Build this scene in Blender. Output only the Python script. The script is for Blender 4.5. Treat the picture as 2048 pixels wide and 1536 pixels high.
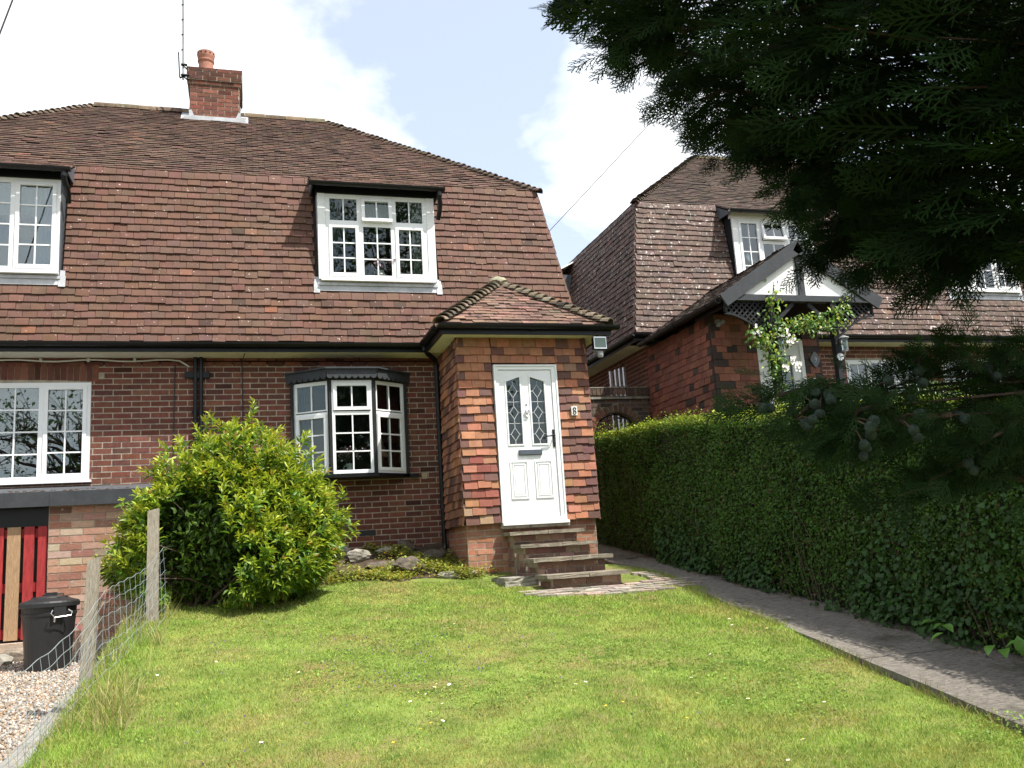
import bpy, bmesh, math, random
import numpy as np
from mathutils import Vector, Matrix
random.seed(8); RS=np.random.RandomState(8)
for o in list(bpy.data.objects): bpy.data.objects.remove(o)
sc=bpy.context.scene
COL=sc.collection
# ------------------------------------------------------------------ camera
CAM=np.array([-2.360,-12.302,-0.146])
CR=np.array([0.95900834,-0.27662004,-0.06151717]); CU=np.array([0.00803679,-0.19044845,0.9816643]); CF=np.array([0.28326387,0.94191865,0.18041851])
FPX=1796.76
cd=bpy.data.cameras.new('camera'); cam=bpy.data.objects.new('camera',cd); COL.objects.link(cam)
cam.matrix_world=Matrix(((CR[0],CU[0],-CF[0],CAM[0]),(CR[1],CU[1],-CF[1],CAM[1]),(CR[2],CU[2],-CF[2],CAM[2]),(0,0,0,1)))
cd.sensor_width=36; cd.lens=FPX/2048*36; cd.clip_start=.05; cd.clip_end=2000
sc.camera=cam
# ------------------------------------------------------------------ sky and sun
SUN=Vector((.43,-.42,1.0)).normalized()
w=bpy.data.worlds.new('World'); sc.world=w; w.use_nodes=True
nt=w.node_tree; nt.nodes.clear()
def N(nt,t,**k):
    n=nt.nodes.new(t)
    for a,b in k.items():
        if a=='i':
            for kk,vv in b.items(): n.inputs[kk].default_value=vv
        else: setattr(n,a,b)
    return n
out=N(nt,'ShaderNodeOutputWorld')
sky=N(nt,'ShaderNodeTexSky',sky_type='NISHITA'); sky.sun_disc=False
sky.sun_elevation=math.asin(SUN.z); sky.sun_rotation=math.atan2(SUN.x,SUN.y)
sky.air_density=1.0; sky.dust_density=2.0; sky.ozone_density=1.0
b1=N(nt,'ShaderNodeBackground',i={'Strength':.13}); nt.links.new(sky.outputs[0],b1.inputs[0])
b2=N(nt,'ShaderNodeBackground',i={'Color':(.93,.97,1,1),'Strength':.78})
tc=N(nt,'ShaderNodeTexCoord'); sep=N(nt,'ShaderNodeSeparateXYZ'); nt.links.new(tc.outputs['Generated'],sep.inputs[0])
ad=N(nt,'ShaderNodeMath',operation='ADD',i={1:.22}); nt.links.new(sep.outputs[2],ad.inputs[0])
mx=N(nt,'ShaderNodeMath',operation='MAXIMUM',i={1:.05}); nt.links.new(ad.outputs[0],mx.inputs[0])
dv=N(nt,'ShaderNodeVectorMath',operation='DIVIDE'); cb=N(nt,'ShaderNodeCombineXYZ')
for k in range(3): nt.links.new(mx.outputs[0],cb.inputs[k])
nt.links.new(tc.outputs['Generated'],dv.inputs[0]); nt.links.new(cb.outputs[0],dv.inputs[1])
mp=N(nt,'ShaderNodeMapping'); mp.inputs['Location'].default_value=(1.07,3.33,0); nt.links.new(dv.outputs[0],mp.inputs[0])
ns=N(nt,'ShaderNodeTexNoise',i={'Scale':1.55,'Detail':9,'Roughness':.55,'Distortion':.25}); nt.links.new(mp.outputs[0],ns.inputs['Vector'])
rp=N(nt,'ShaderNodeValToRGB'); nt.links.new(ns.outputs[0],rp.inputs[0])
rp.color_ramp.elements[0].position=.465; rp.color_ramp.elements[0].color=(.36,.36,.36,1)
rp.color_ramp.elements[1].position=.555; rp.color_ramp.elements[1].color=(1,1,1,1)
ms=N(nt,'ShaderNodeMixShader'); nt.links.new(rp.outputs[0],ms.inputs[0]); nt.links.new(b1.outputs[0],ms.inputs[1]); nt.links.new(b2.outputs[0],ms.inputs[2])
nt.links.new(ms.outputs[0],out.inputs[0])
ld=bpy.data.lights.new('sun','SUN'); ld.energy=4.2; ld.angle=math.radians(.53); ld.color=(1,.96,.89)
lo=bpy.data.objects.new('sun',ld); COL.objects.link(lo); lo.rotation_euler=SUN.to_track_quat('Z','Y').to_euler(); lo.location=(6,-10,14)
sc.view_settings.view_transform='Standard'; sc.view_settings.look='None'; sc.view_settings.gamma=1; sc.view_settings.exposure=0.95
sc.view_settings.use_curve_mapping=False
sc.render.engine='CYCLES'
sc.cycles.max_bounces=8; sc.cycles.transparent_max_bounces=16
# ------------------------------------------------------------------ materials
MATS={}
def mat(name,col,rough=.6,var=.12,vscale=6.,bump=0.,bscale=40.,spec=.4,metal=0.,tint=False,speck=None,stretch=None,detail=5,bdist=.01):
    """principled with noise-driven value variation; tint: face attribute x object colour; speck=(colour,scale,threshold,softness)"""
    if name in MATS: return MATS[name]
    m=bpy.data.materials.new(name); m.use_nodes=True; MATS[name]=m
    t=m.node_tree; L=t.links; bs=t.nodes['Principled BSDF']
    bs.inputs['Roughness'].default_value=rough; bs.inputs['Metallic'].default_value=metal
    bs.inputs['Specular IOR Level'].default_value=spec
    tc=N(t,'ShaderNodeNewGeometry'); vec=tc.outputs['Position']
    if stretch:
        mp=N(t,'ShaderNodeMapping'); mp.inputs['Scale'].default_value=stretch; L.new(vec,mp.inputs[0]); vec=mp.outputs[0]
    c=N(t,'ShaderNodeRGB'); c.outputs[0].default_value=(*col,1); cur=c.outputs[0]
    if tint:
        at=N(t,'ShaderNodeAttribute',attribute_name='tint'); oi=N(t,'ShaderNodeObjectInfo')
        for s in (at.outputs['Color'],oi.outputs['Color']):
            q=N(t,'ShaderNodeMix',data_type='RGBA',blend_type='MULTIPLY',i={0:1.}); L.new(cur,q.inputs[6]); L.new(s,q.inputs[7]); cur=q.outputs[2]
    if var>0:
        n=N(t,'ShaderNodeTexNoise',i={'Scale':vscale,'Detail':detail,'Roughness':.6}); L.new(vec,n.inputs['Vector'])
        mr=N(t,'ShaderNodeMapRange',i={1:.3,2:.7,3:1-var,4:1+var}); L.new(n.outputs[0],mr.inputs[0])
        q=N(t,'ShaderNodeMix',data_type='RGBA',blend_type='MULTIPLY',i={0:1.}); L.new(cur,q.inputs[6]); L.new(mr.outputs[0],q.inputs[7]); cur=q.outputs[2]
    for sp in (speck or []):
        col2,scale,th,soft=sp
        n=N(t,'ShaderNodeTexNoise',i={'Scale':scale,'Detail':4,'Roughness':.65}); L.new(tc.outputs['Position'],n.inputs['Vector'])
        mr=N(t,'ShaderNodeMapRange',i={1:th,2:th+soft,3:0.,4:1.}); L.new(n.outputs[0],mr.inputs[0])
        q=N(t,'ShaderNodeMix',data_type='RGBA',i={7:(*col2,1)}); L.new(mr.outputs[0],q.inputs[0]); L.new(cur,q.inputs[6]); cur=q.outputs[2]
    L.new(cur,bs.inputs['Base Color'])
    if bump>0:
        n=N(t,'ShaderNodeTexNoise',i={'Scale':bscale,'Detail':6,'Roughness':.65}); L.new(vec,n.inputs['Vector'])
        bp=N(t,'ShaderNodeBump',i={'Strength':bump,'Distance':bdist}); L.new(n.outputs[0],bp.inputs['Height']); L.new(bp.outputs[0],bs.inputs['Normal'])
    return m
def leafmat(name,col,trans=.35,rough=.5,spec=.35,var=.25,vscale=3.,col2=None,c2scale=1.2,c2range=(.42,.6)):
    if name in MATS: return MATS[name]
    m=bpy.data.materials.new(name); m.use_nodes=True; MATS[name]=m
    t=m.node_tree; L=t.links; bs=t.nodes['Principled BSDF']; o=t.nodes['Material Output']
    at=N(t,'ShaderNodeAttribute',attribute_name='tint'); g=N(t,'ShaderNodeNewGeometry')
    c=N(t,'ShaderNodeRGB'); c.outputs[0].default_value=(*col,1); cur=c.outputs[0]
    if col2:
        n=N(t,'ShaderNodeTexNoise',i={'Scale':c2scale,'Detail':5,'Roughness':.6}); L.new(g.outputs['Position'],n.inputs['Vector'])
        mr=N(t,'ShaderNodeMapRange',i={1:c2range[0],2:c2range[1],3:0.,4:1.}); L.new(n.outputs[0],mr.inputs[0])
        q=N(t,'ShaderNodeMix',data_type='RGBA',i={7:(*col2,1)}); L.new(mr.outputs[0],q.inputs[0]); L.new(cur,q.inputs[6]); cur=q.outputs[2]
    q=N(t,'ShaderNodeMix',data_type='RGBA',blend_type='MULTIPLY',i={0:1.}); L.new(cur,q.inputs[6]); L.new(at.outputs['Color'],q.inputs[7]); cur=q.outputs[2]
    n=N(t,'ShaderNodeTexNoise',i={'Scale':vscale,'Detail':3}); L.new(g.outputs['Position'],n.inputs['Vector'])
    mr=N(t,'ShaderNodeMapRange',i={1:.3,2:.7,3:1-var,4:1+var}); L.new(n.outputs[0],mr.inputs[0])
    q=N(t,'ShaderNodeMix',data_type='RGBA',blend_type='MULTIPLY',i={0:1.}); L.new(cur,q.inputs[6]); L.new(mr.outputs[0],q.inputs[7]); cur=q.outputs[2]
    L.new(cur,bs.inputs['Base Color']); bs.inputs['Roughness'].default_value=rough; bs.inputs['Specular IOR Level'].default_value=spec
    if trans>0:
        tr=N(t,'ShaderNodeBsdfTranslucent'); br=N(t,'ShaderNodeMix',data_type='RGBA',blend_type='MULTIPLY',i={0:1.,7:(1.25,1.2,.6,1)}); L.new(cur,br.inputs[6]); L.new(br.outputs[2],tr.inputs[0])
        mxs=N(t,'ShaderNodeMixShader',i={0:trans}); L.new(bs.outputs[0],mxs.inputs[1]); L.new(tr.outputs[0],mxs.inputs[2]); L.new(mxs.outputs[0],o.inputs[0])
    return m
def glassmat(name,tintc=(1,1,1),boost=1.0,ior=1.52):
    m=bpy.data.materials.new(name); m.use_nodes=True; MATS[name]=m
    t=m.node_tree; L=t.links; t.nodes.remove(t.nodes['Principled BSDF']); o=t.nodes['Material Output']
    tr=N(t,'ShaderNodeBsdfTransparent',i={0:(*tintc,1)}); gl=N(t,'ShaderNodeBsdfGlossy',i={'Roughness':.0,'Color':(.9,.95,.95,1)})
    g=N(t,'ShaderNodeNewGeometry'); n=N(t,'ShaderNodeTexNoise',i={'Scale':2.2,'Detail':1}); L.new(g.outputs['Position'],n.inputs['Vector'])
    bp=N(t,'ShaderNodeBump',i={'Strength':.06,'Distance':.02}); L.new(n.outputs[0],bp.inputs['Height']); L.new(bp.outputs[0],gl.inputs['Normal'])
    fr=N(t,'ShaderNodeFresnel',i={0:ior}); mu=N(t,'ShaderNodeMath',operation='MULTIPLY',i={1:boost}); mu.use_clamp=True; L.new(fr.outputs[0],mu.inputs[0])
    ms=N(t,'ShaderNodeMixShader'); L.new(mu.outputs[0],ms.inputs[0]); L.new(tr.outputs[0],ms.inputs[1]); L.new(gl.outputs[0],ms.inputs[2]); L.new(ms.outputs[0],o.inputs[0])
    return m
M=dict(
 roof=mat('roof_tile_clay',(1,1,1),.75,.16,4.,.5,70.,.3,tint=True,speck=[((.50,.44,.40),24.,.665,.03),((.035,.028,.024),9.,.66,.08)]),
 oldroof=mat('weathered_roof_tile',(1,1,1),.85,.28,2.2,.6,60.,.25,tint=True,speck=[((.03,.023,.019),6.5,.58,.10),((.42,.38,.33),30.,.72,.04)]),
 lichroof=mat('lichen_roof_tile',(1,1,1),.7,.3,4.,.5,70.,.3,tint=True,speck=[((.50,.46,.42),17.,.60,.05),((.035,.028,.024),9.,.66,.08)]),
 hang=mat('hanging_tile_clay',(1,1,1),.7,.16,14.,.35,90.,.3,tint=True,speck=[((.06,.045,.04),12.,.72,.06)]),
 brick=mat('facing_brick',(1,1,1),.85,.22,18.,.5,120.,.2,tint=True,speck=[((.07,.045,.04),22.,.64,.10)]),
 pbrick=mat('pale_brick',(1,1,1),.9,.22,22.,.5,90.,.2,tint=True,speck=[((.46,.38,.31),16.,.60,.08)],stretch=(1,1,5)),
 mortar=mat('mortar',(.37,.32,.255),.95,.25,9.,.6,150.,.1,speck=[((.10,.09,.08),7.,.62,.12)]),
 pmortar=mat('old_mortar',(.40,.33,.25),.95,.2,9.,.6,150.,.1),
 under=mat('roof_underlay',(.035,.028,.025),.95,.1,3.),
 upvc=mat('white_upvc',(.78,.79,.79),.4,.05,2.5,.03,20.,.45,speck=[((.60,.60,.57),4.,.62,.2)]),
 wpaint=mat('white_paint',(.78,.78,.77),.45,.05,5.,.1,30.,.4,speck=[((.42,.40,.36),14.,.70,.08)]),
 black=mat('black_plastic',(.006,.0065,.007),.38,.2,6.,.05,40.,.3),
 blackwood=mat('black_painted_wood',(.016,.017,.018),.6,.25,9.,.3,30.,.25,stretch=(1,1,1)),
 greywood=mat('grey_painted_wood',(.036,.04,.045),.65,.2,8.,.3,25.,.35),
 lead=mat('lead_sheet',(.42,.43,.45),.55,.25,6.,.25,12.,.4,speck=[((.55,.56,.56),8.,.62,.1)]),
 darklead=mat('dark_lead',(.075,.085,.10),.55,.25,6.,.25,12.,.4),
 cream=mat('cream_soffit_paint',(.66,.64,.46),.6,.10,4.,.1,30.,.3),
 whitesoffit=mat('white_soffit_paint',(.66,.65,.56),.55,.07,4.,.05,30.,.3),
 stone=mat('weathered_stone',(.27,.25,.21),.9,.35,12.,.8,35.,.2,speck=[((.50,.49,.45),15.,.63,.06),((.05,.05,.035),9.,.60,.10)]),
 slab=mat('step_slab',(.225,.195,.15),.9,.30,9.,.6,60.,.2,speck=[((.48,.46,.40),20.,.66,.06),((.09,.085,.06),7.,.58,.12)]),
 paver=mat('paver',(1,1,1),.9,.3,16.,.5,60.,.2,tint=True),
 path=mat('brushed_concrete',(.215,.193,.165),.92,.38,14.,1.0,40.,.2,stretch=(1.,3.2,1),speck=[((.055,.052,.034),1.6,.57,.14),((.10,.09,.075),38.,.58,.08),((.45,.42,.38),60.,.66,.05)],bdist=.02),
 kerb=mat('kerb_concrete',(.25,.24,.215),.9,.2,6.,.4,60.,.2),
 wood=mat('weathered_post_wood',(.30,.265,.21),.85,.35,20.,.6,30.,.2,stretch=(6,6,.7)),
 rawwood=mat('raw_pallet_wood',(.34,.22,.125),.8,.25,14.,.4,30.,.25,stretch=(6,6,.8),speck=[((.12,.07,.04),9.,.70,.05)]),
 redwood=mat('red_painted_wood',(.30,.026,.026),.65,.35,8.,.3,30.,.35,stretch=(5,5,.9),speck=[((.30,.18,.10),20.,.70,.04)]),
 sleeper=mat('pale_sleeper_wood',(.44,.34,.26),.85,.3,10.,.6,30.,.2,stretch=(.8,6,12)),
 wire=mat('galvanised_wire',(.42,.47,.49),.45,.1,9.,0,40,.5,metal=.6),
 steel=mat('bright_steel',(.66,.67,.68),.35,.05,9.,0,40,.5,metal=.9),
 terracotta=mat('terracotta',(.34,.15,.105),.75,.15,9.,.2,40.,.3),
 flaunch=mat('mossy_flaunching',(.27,.26,.18),.95,.3,14.,.7,40.,.2,speck=[((.50,.33,.03),10.,.62,.05)]),
 chbrick=mat('chimney_brick',(1,1,1),.85,.25,16.,.5,110.,.2,tint=True,speck=[((.52,.33,.03),6.,.70,.03),((.06,.055,.045),10.,.62,.1)]),
 bonnet=mat('bonnet_tile',(1,1,1),.85,.35,9.,.6,40.,.2,tint=True,speck=[((.30,.27,.19),10.,.62,.10),((.26,.20,.05),13.,.70,.05)]),
 binp=mat('bin_plastic',(.017,.017,.018),.45,.15,7.,.12,60.,.45),
 room=mat('room_wall',(.16,.15,.13),.9,.1,2.),
 darkcurtain=mat('dark_curtain',(.09,.09,.08),.9,.2,12.),
 roompale=mat('pale_room_wall',(.42,.42,.42),.9,.05,2.),
 curtain=mat('curtain_cloth',(.24,.24,.21),.9,.15,12.),
 soil=mat('soil',(.075,.055,.038),.95,.4,8.,.8,30.,.1),
 vent=mat('vent_plastic',(.03,.03,.032),.6,.1,9.),
 ventclay=mat('vent_clay',(.42,.34,.22),.8,.1,9.),
 leadcame=mat('lead_came',(.52,.53,.53),.5,.1,9.,0,40,.4),
 letterbox=mat('letterplate_grey',(.075,.09,.11),.35,.05,9.,0,40,.5),
 render_w=mat('white_render',(.80,.80,.79),.8,.05,3.,.1,60.,.2),
 barkm=mat('bark',(.085,.06,.045),.9,.35,14.,.9,25.,.1,stretch=(4,4,.8)),
 twig=mat('twig_bark',(.09,.065,.045),.9,.3,20.),
 white8=mat('number_plate_white',(.72,.71,.68),.5,.08,20.),
 sensor=mat('sensor_plastic',(.25,.26,.27),.3,.1,9.),
 floodglass=mat('floodlight_glass',(.14,.20,.15),.12,.1,9.,0,40,.6),
 china=mat('white_china',(.62,.60,.55),.3,.05,9.),
 brass=mat('brass',(.55,.40,.17),.3,.05,9.,0,40,.5,metal=.9),
 petalp=mat('pink_petal',(.55,.34,.42),.7,.2,40.),
 petalw=mat('white_petal',(.80,.77,.72),.7,.1,40.),
 petaly=mat('yellow_petal',(.80,.52,.03),.7,.1,40.),
 petalv=mat('violet_petal',(.16,.11,.24),.7,.2,40.),
 cone=mat('cypress_cone',(.042,.062,.046),.85,.45,120.,.9,140.,.15),
 rubble=mat('rubble',(.22,.18,.14),.95,.4,20.,.8,40.,.1),
 cable=mat('cable_sheath',(.03,.03,.032),.6,.05,9.),
 whitecable=mat('white_cable',(.55,.54,.48),.6,.05,9.),
 garden_wall=mat('brown_brick',(1,1,1),.9,.25,18.,.5,110.,.2,tint=True),
)
GLASS=glassmat('window_glass',(.86,.92,.90),1.0); GLASSR=glassmat('reflective_glass',(.80,.86,.88),1.9,1.7)
# ------------------------------------------------------------------ mesh building
def V3(a): return np.array(a,float)
class MB:
    def __init__(s): s.v=[]; s.f=[]; s.t=[]
    def add(s,vs,fs,t=(1,1,1)):
        b=len(s.v); s.v+= [tuple(map(float,p)) for p in vs]
        for f in fs: s.f.append(tuple(b+i for i in f)); s.t.append(t)
        return s
    def obox(s,o,u,v,w_,t=(1,1,1)):
        o,u,v,w_=map(V3,(o,u,v,w_))
        P=[o,o+u,o+u+v,o+v,o+w_,o+u+w_,o+u+v+w_,o+v+w_]
        F=[(0,3,2,1),(4,5,6,7),(0,1,5,4),(1,2,6,5),(2,3,7,6),(3,0,4,7)]
        if np.dot(np.cross(u,v),w_)<0: F=[f[::-1] for f in F]
        return s.add(P,F,t)
    def box(s,x0,x1,y0,y1,z0,z1,t=(1,1,1)): return s.obox((x0,y0,z0),(x1-x0,0,0),(0,y1-y0,0),(0,0,z1-z0),t)
    def lbox(s,fr,u0,u1,v0,v1,n0,n1,t=(1,1,1)):
        O,U,Vv,Nn=fr; return s.obox(O+U*u0+Vv*v0+Nn*n0,U*(u1-u0),Vv*(v1-v0),Nn*(n1-n0),t)
    def prism(s,poly,ext,t=(1,1,1)):
        poly=[V3(p) for p in poly]; e=V3(ext); n=len(poly)
        F=[tuple(range(n))[::-1],tuple(range(n,2*n))]+[(i,(i+1)%n,n+(i+1)%n,n+i) for i in range(n)]
        c=sum(np.cross(poly[i]-poly[0],poly[(i+1)%n]-poly[0]) for i in range(n))
        if np.dot(c,e)<0: F=[f[::-1] for f in F]
        return s.add(poly+[p+e for p in poly],F,t)
    def tube(s,pts,r,n=8,t=(1,1,1),caps=True):
        pts=[V3(p) for p in pts]; m=len(pts); rr=r if hasattr(r,'__len__') else [r]*m
        vs=[]; a0=None
        for i in range(m):
            d=pts[min(i+1,m-1)]-pts[max(i-1,0)]; d/=np.linalg.norm(d)+1e-12
            if a0 is None:
                a0=np.cross(d,(0,0,1.)) if abs(d[2])<.9 else np.cross(d,(1.,0,0))
            a=a0-d*np.dot(a0,d); a/=np.linalg.norm(a); b=np.cross(d,a); a0=a
            for k in range(n):
                th=2*math.pi*k/n; vs.append(pts[i]+rr[i]*(a*math.cos(th)+b*math.sin(th)))
        fs=[(i*n+k,i*n+(k+1)%n,(i+1)*n+(k+1)%n,(i+1)*n+k) for i in range(m-1) for k in range(n)]
        if caps: fs+= [tuple(range(n))[::-1],tuple(range((m-1)*n,m*n))]
        return s.add(vs,fs,t)
    def lathe(s,prof,c,n=20,t=(1,1,1),ax=None):
        c=V3(c); vs=[]; A=ax or (V3((1,0,0)),V3((0,1,0)),V3((0,0,1)))
        for (r,z) in prof:
            for k in range(n):
                th=2*math.pi*k/n; vs.append(c+A[0]*r*math.cos(th)+A[1]*r*math.sin(th)+A[2]*z)
        m=len(prof)
        fs=[(i*n+k,i*n+(k+1)%n,(i+1)*n+(k+1)%n,(i+1)*n+k) for i in range(m-1) for k in range(n)]
        fs+= [tuple(range(n))[::-1],tuple(range((m-1)*n,m*n))]
        return s.add(vs,fs,t)
    def build(s,name,m,parent=None,smooth=False,kind=None):
        me=bpy.data.meshes.new(name); me.from_pydata(s.v,[],s.f); 
        a=me.attributes.new('tint','FLOAT_COLOR','FACE')
        arr=np.ones((len(s.f),4),np.float32); arr[:,:3]=np.array(s.t,np.float32).reshape(-1,3); a.data.foreach_set('color',arr.ravel())
        if smooth: me.polygons.foreach_set('use_smooth',[True]*len(me.polygons))
        me.materials.append(m if not isinstance(m,str) else M[m]); me.update()
        return link(name,me,parent,kind)
def link(name,me,parent=None,kind=None):
    o=bpy.data.objects.new(name,me); COL.objects.link(o)
    if parent is not None:
        o.parent=parent
        if parent.type=='EMPTY': o.matrix_parent_inverse=Matrix.Translation(-parent.location)
    if kind: o['kind']=kind
    return o
def thing(name,label,cat,loc,group=None):
    o=bpy.data.objects.new(name,None); COL.objects.link(o); o.location=loc; o.empty_display_size=.1
    return tag(o,label,cat,group)
def tag(o,label,cat,group=None):
    o['label']=label; o['category']=cat
    if group: o['group']=group
    return o
def fastmesh(name,verts,faces,m,parent=None,kind=None,tint=None,smooth=False):
    """verts (n,3), faces (k,3|4) numpy"""
    me=bpy.data.meshes.new(name); nv,nf,c=len(verts),len(faces),faces.shape[1]
    me.vertices.add(nv); me.vertices.foreach_set('co',np.asarray(verts,np.float32).ravel())
    me.loops.add(nf*c); me.loops.foreach_set('vertex_index',np.asarray(faces,np.int32).ravel())
    me.polygons.add(nf); me.polygons.foreach_set('loop_start',np.arange(0,nf*c,c,dtype=np.int32))
    try: me.polygons.foreach_set('loop_total',np.full(nf,c,np.int32))
    except Exception: pass
    a=me.attributes.new('tint','FLOAT_COLOR','FACE'); arr=np.ones((nf,4),np.float32)
    if tint is not None: arr[:,:3]=tint
    a.data.foreach_set('color',arr.ravel())
    if smooth: me.polygons.foreach_set('use_smooth',np.ones(nf,bool))
    me.materials.append(m if not isinstance(m,str) else M[m]); me.update(calc_edges=True); me.validate()
    return link(name,me,parent,kind)
def scr(p):
    d=np.asarray(p,float)-CAM; z=d@CF
    z=np.where(z<.1,.1,z)
    return np.stack([1024+FPX*(d@CR)/z,768-FPX*(d@CU)/z],-1),z
# unit piece meshes: x across, y up the slope, z out
UNITS={}
def unit(m,kind):
    k=(m,kind)
    if k in UNITS: return UNITS[k]
    b=MB()
    if kind=='tile':   # slightly cambered plain tile, 3 rows
        vs=[]; 
        for y,z in ((0,.0),(.5,.22),(1,.0)):
            for x in (0,1): vs.append((x,y,z+1))
        vs+= [(0,0,0),(1,0,0),(0,1,0),(1,1,0)]
        b.add(vs,[(0,1,3,2),(2,3,5,4),(6,7,1,0),(8,6,0,2),(8,2,4),(7,9,3,1),(9,5,3)])
    else: b.box(0,1,0,1,0,1)
    me=bpy.data.meshes.new(kind+'_piece'); me.from_pydata(b.v,[],b.f)
    a=me.attributes.new('tint','FLOAT_COLOR','FACE'); a.data.foreach_set('color',[1.]*(4*len(b.f)))
    me.materials.append(M[m]); me.update(); UNITS[k]=me
    return me
def emit(pieces,parent,name,stuffname,m,kind,nmax):
    """pieces: list of (origin,U,V,N,tint). the nmax that show largest become objects, the rest one mesh"""
    if not pieces: return
    A=np.array([np.stack(p[:4]) for p in pieces]); n=len(A)
    q=np.stack([A[:,0],A[:,0]+A[:,1],A[:,0]+A[:,1]+A[:,2],A[:,0]+A[:,2]],1)
    s,z=scr(q)
    area=.5*np.abs((s[:,2,0]-s[:,0,0])*(s[:,3,1]-s[:,1,1])-(s[:,3,0]-s[:,1,0])*(s[:,2,1]-s[:,0,1]))
    c=s.mean(1); inf=(c[:,0]>-5)&(c[:,0]<2053)&(c[:,1]>-5)&(c[:,1]<1541)
    face=np.einsum('ij,ij->i',A[:,3],CAM-A[:,0])>0
    score=np.where(inf&face,area,0.)
    big=set(np.argsort(-score)[:nmax].tolist()) if nmax else set()
    big={i for i in big if score[i]>0}
    me=unit(m,kind)
    for i in sorted(big):
        o=bpy.data.objects.new(name,me); COL.objects.link(o); o.parent=parent
        a=A[i]; mt=Matrix(((a[1][0],a[2][0],a[3][0],a[0][0]),(a[1][1],a[2][1],a[3][1],a[0][1]),(a[1][2],a[2][2],a[3][2],a[0][2]),(0,0,0,1)))
        o.matrix_local=mt
        if parent.type=='EMPTY': o.matrix_parent_inverse=Matrix.Translation(-parent.location)
        o.color=(*pieces[i][4],1)
    rest=[i for i in range(n) if i not in big]
    if rest:
        uv=np.array([v.co[:] for v in me.vertices]); uf=[tuple(p.vertices) for p in me.polygons]
        R=A[rest]; vs=R[:,None,0]+uv[None,:,0:1]*R[:,None,1]+uv[None,:,1:2]*R[:,None,2]+uv[None,:,2:3]*R[:,None,3]
        b=MB(); nvu=len(uv); b.v=vs.reshape(-1,3).tolist()
        for k,i in enumerate(rest):
            for f in uf: b.f.append(tuple(k*nvu+j for j in f)); b.t.append(pieces[i][4])
        b.build(stuffname,m,parent,kind='stuff')
def rot(v,ax,a):
    return v*math.cos(a)+np.cross(ax,v)*math.sin(a)+ax*np.dot(ax,v)*(1-math.cos(a))
def tilefield(O,U,V,Nn,rows,gauge,tw,rng,colf,skip=None,th=.015,tail=.025,jit=1.,over=.035,cut=None):
    O,U,V,Nn=map(V3,(O,U,V,Nn)); res=[]
    ph=random.random()*tw
    for i in range(rows):
        v=i*gauge; a,b=rng(v+gauge*.5)
        if b-a<.03: continue
        sag=.006*math.sin(i*1.7)
        off=ph+(tw*.5 if i%2 else 0)
        k0=math.floor((a-off)/tw); u=off+k0*tw
        while u<b:
            u0=max(u,a); u1=min(u+tw,b); u+=tw
            if cut:
                sg=[q for q in cut(u0,u1,v+gauge*.3,v+gauge*.7)]
            else: sg=[(u0,u1)]
            for u0,u1 in sg:
             if u1-u0<.025: continue
             um=(u0+u1)/2
             dn=random.gauss(0,.0025)*jit; dvv=random.gauss(0,.004)*jit+.006*jit*math.sin(um*1.3+i*.4); ra=random.gauss(0,.012)*jit
             if random.random()<.012*jit: dvv-=.016; ra+=random.choice((-1,1))*.05
             Uu=rot(U,Nn,ra); Vv=rot(V,Nn,ra)
             Lt=gauge+over; tilt=(tail-.002)/Lt
             Vt=Vv*Lt-Nn*(tail-.003); Nt=(Nn+Vv*tilt)*th
             o=O+U*(u0+.0022)+V*(v+dvv)+Nn*(tail-th+dn+abs(sag)*.2)
             res.append((o,Uu*(u1-u0-.0044),Vt,Nt,colf(i,um,(u0,u1,a,b))))
    return res
def brickfield(O,U,V,Nn,rows,rng,colf,skip=None,bl=.225,bh=.075,proud=.0035,j=.0135,stag=.1125,ph=0.,depth=.03):
    O,U,V,Nn=map(V3,(O,U,V,Nn)); res=[]
    for i in range(rows):
        v=i*bh; a,b=rng(v); off=ph+(stag if i%2 else 0); u=off+math.floor((a-off)/bl)*bl
        while u<b:
            u0=max(u,a); u1=min(u+bl,b); u+=bl
            if u1-u0<.03: continue
            segs=[(u0,u1)]
            if skip: segs=skip(u0,u1,v,v+bh)
            for s0,s1 in segs:
                if s1-s0<.03: continue
                g0=j/2+random.uniform(-.0015,.0015); pr=proud+random.uniform(-.002,.002)
                res.append((O+U*(s0+g0)+V*(v+j/2+random.uniform(-.001,.001))-Nn*(depth-pr),U*(s1-s0-2*g0),V*(bh-j+random.uniform(-.0015,.001)),Nn*depth,colf()))
    return res
def cutter(rects):
    """returns a function that removes rect openings from a course piece"""
    def f(u0,u1,v0,v1):
        segs=[(u0,u1)]
        for (a,b,c,d) in rects:
            if v1<=c+.02 or v0>=d-.02: continue
            n=[]
            for s0,s1 in segs:
                if s1<=a or s0>=b: n.append((s0,s1)); continue
                if s0<a: n.append((s0,a))
                if s1>b: n.append((b,s1))
            segs=n
        return segs
    return f
def wallsheet(b,fr,u0,u1,v0,v1,holes,n0=-.1,n1=0.,t=(1,1,1)):
    """solid sheet with rectangular holes"""
    us=sorted({u0,u1,*[h[0] for h in holes],*[h[1] for h in holes]}); vs=sorted({v0,v1,*[h[2] for h in holes],*[h[3] for h in holes]})
    us=[x for x in us if u0<=x<=u1]; vs=[x for x in vs if v0<=x<=v1]
    for i in range(len(us)-1):
        run=None
        for k in range(len(vs)-1):
            cu=(us[i]+us[i+1])/2; cv=(vs[k]+vs[k+1])/2
            inside=any(h[0]<cu<h[1] and h[2]<cv<h[3] for h in holes)
            if not inside:
                if run is None: run=vs[k]
            if (inside or k==len(vs)-2) and run is not None:
                end=vs[k] if inside else vs[k+1]
                b.lbox(fr,us[i],us[i+1],run,end,n0,n1,t); run=None
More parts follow.
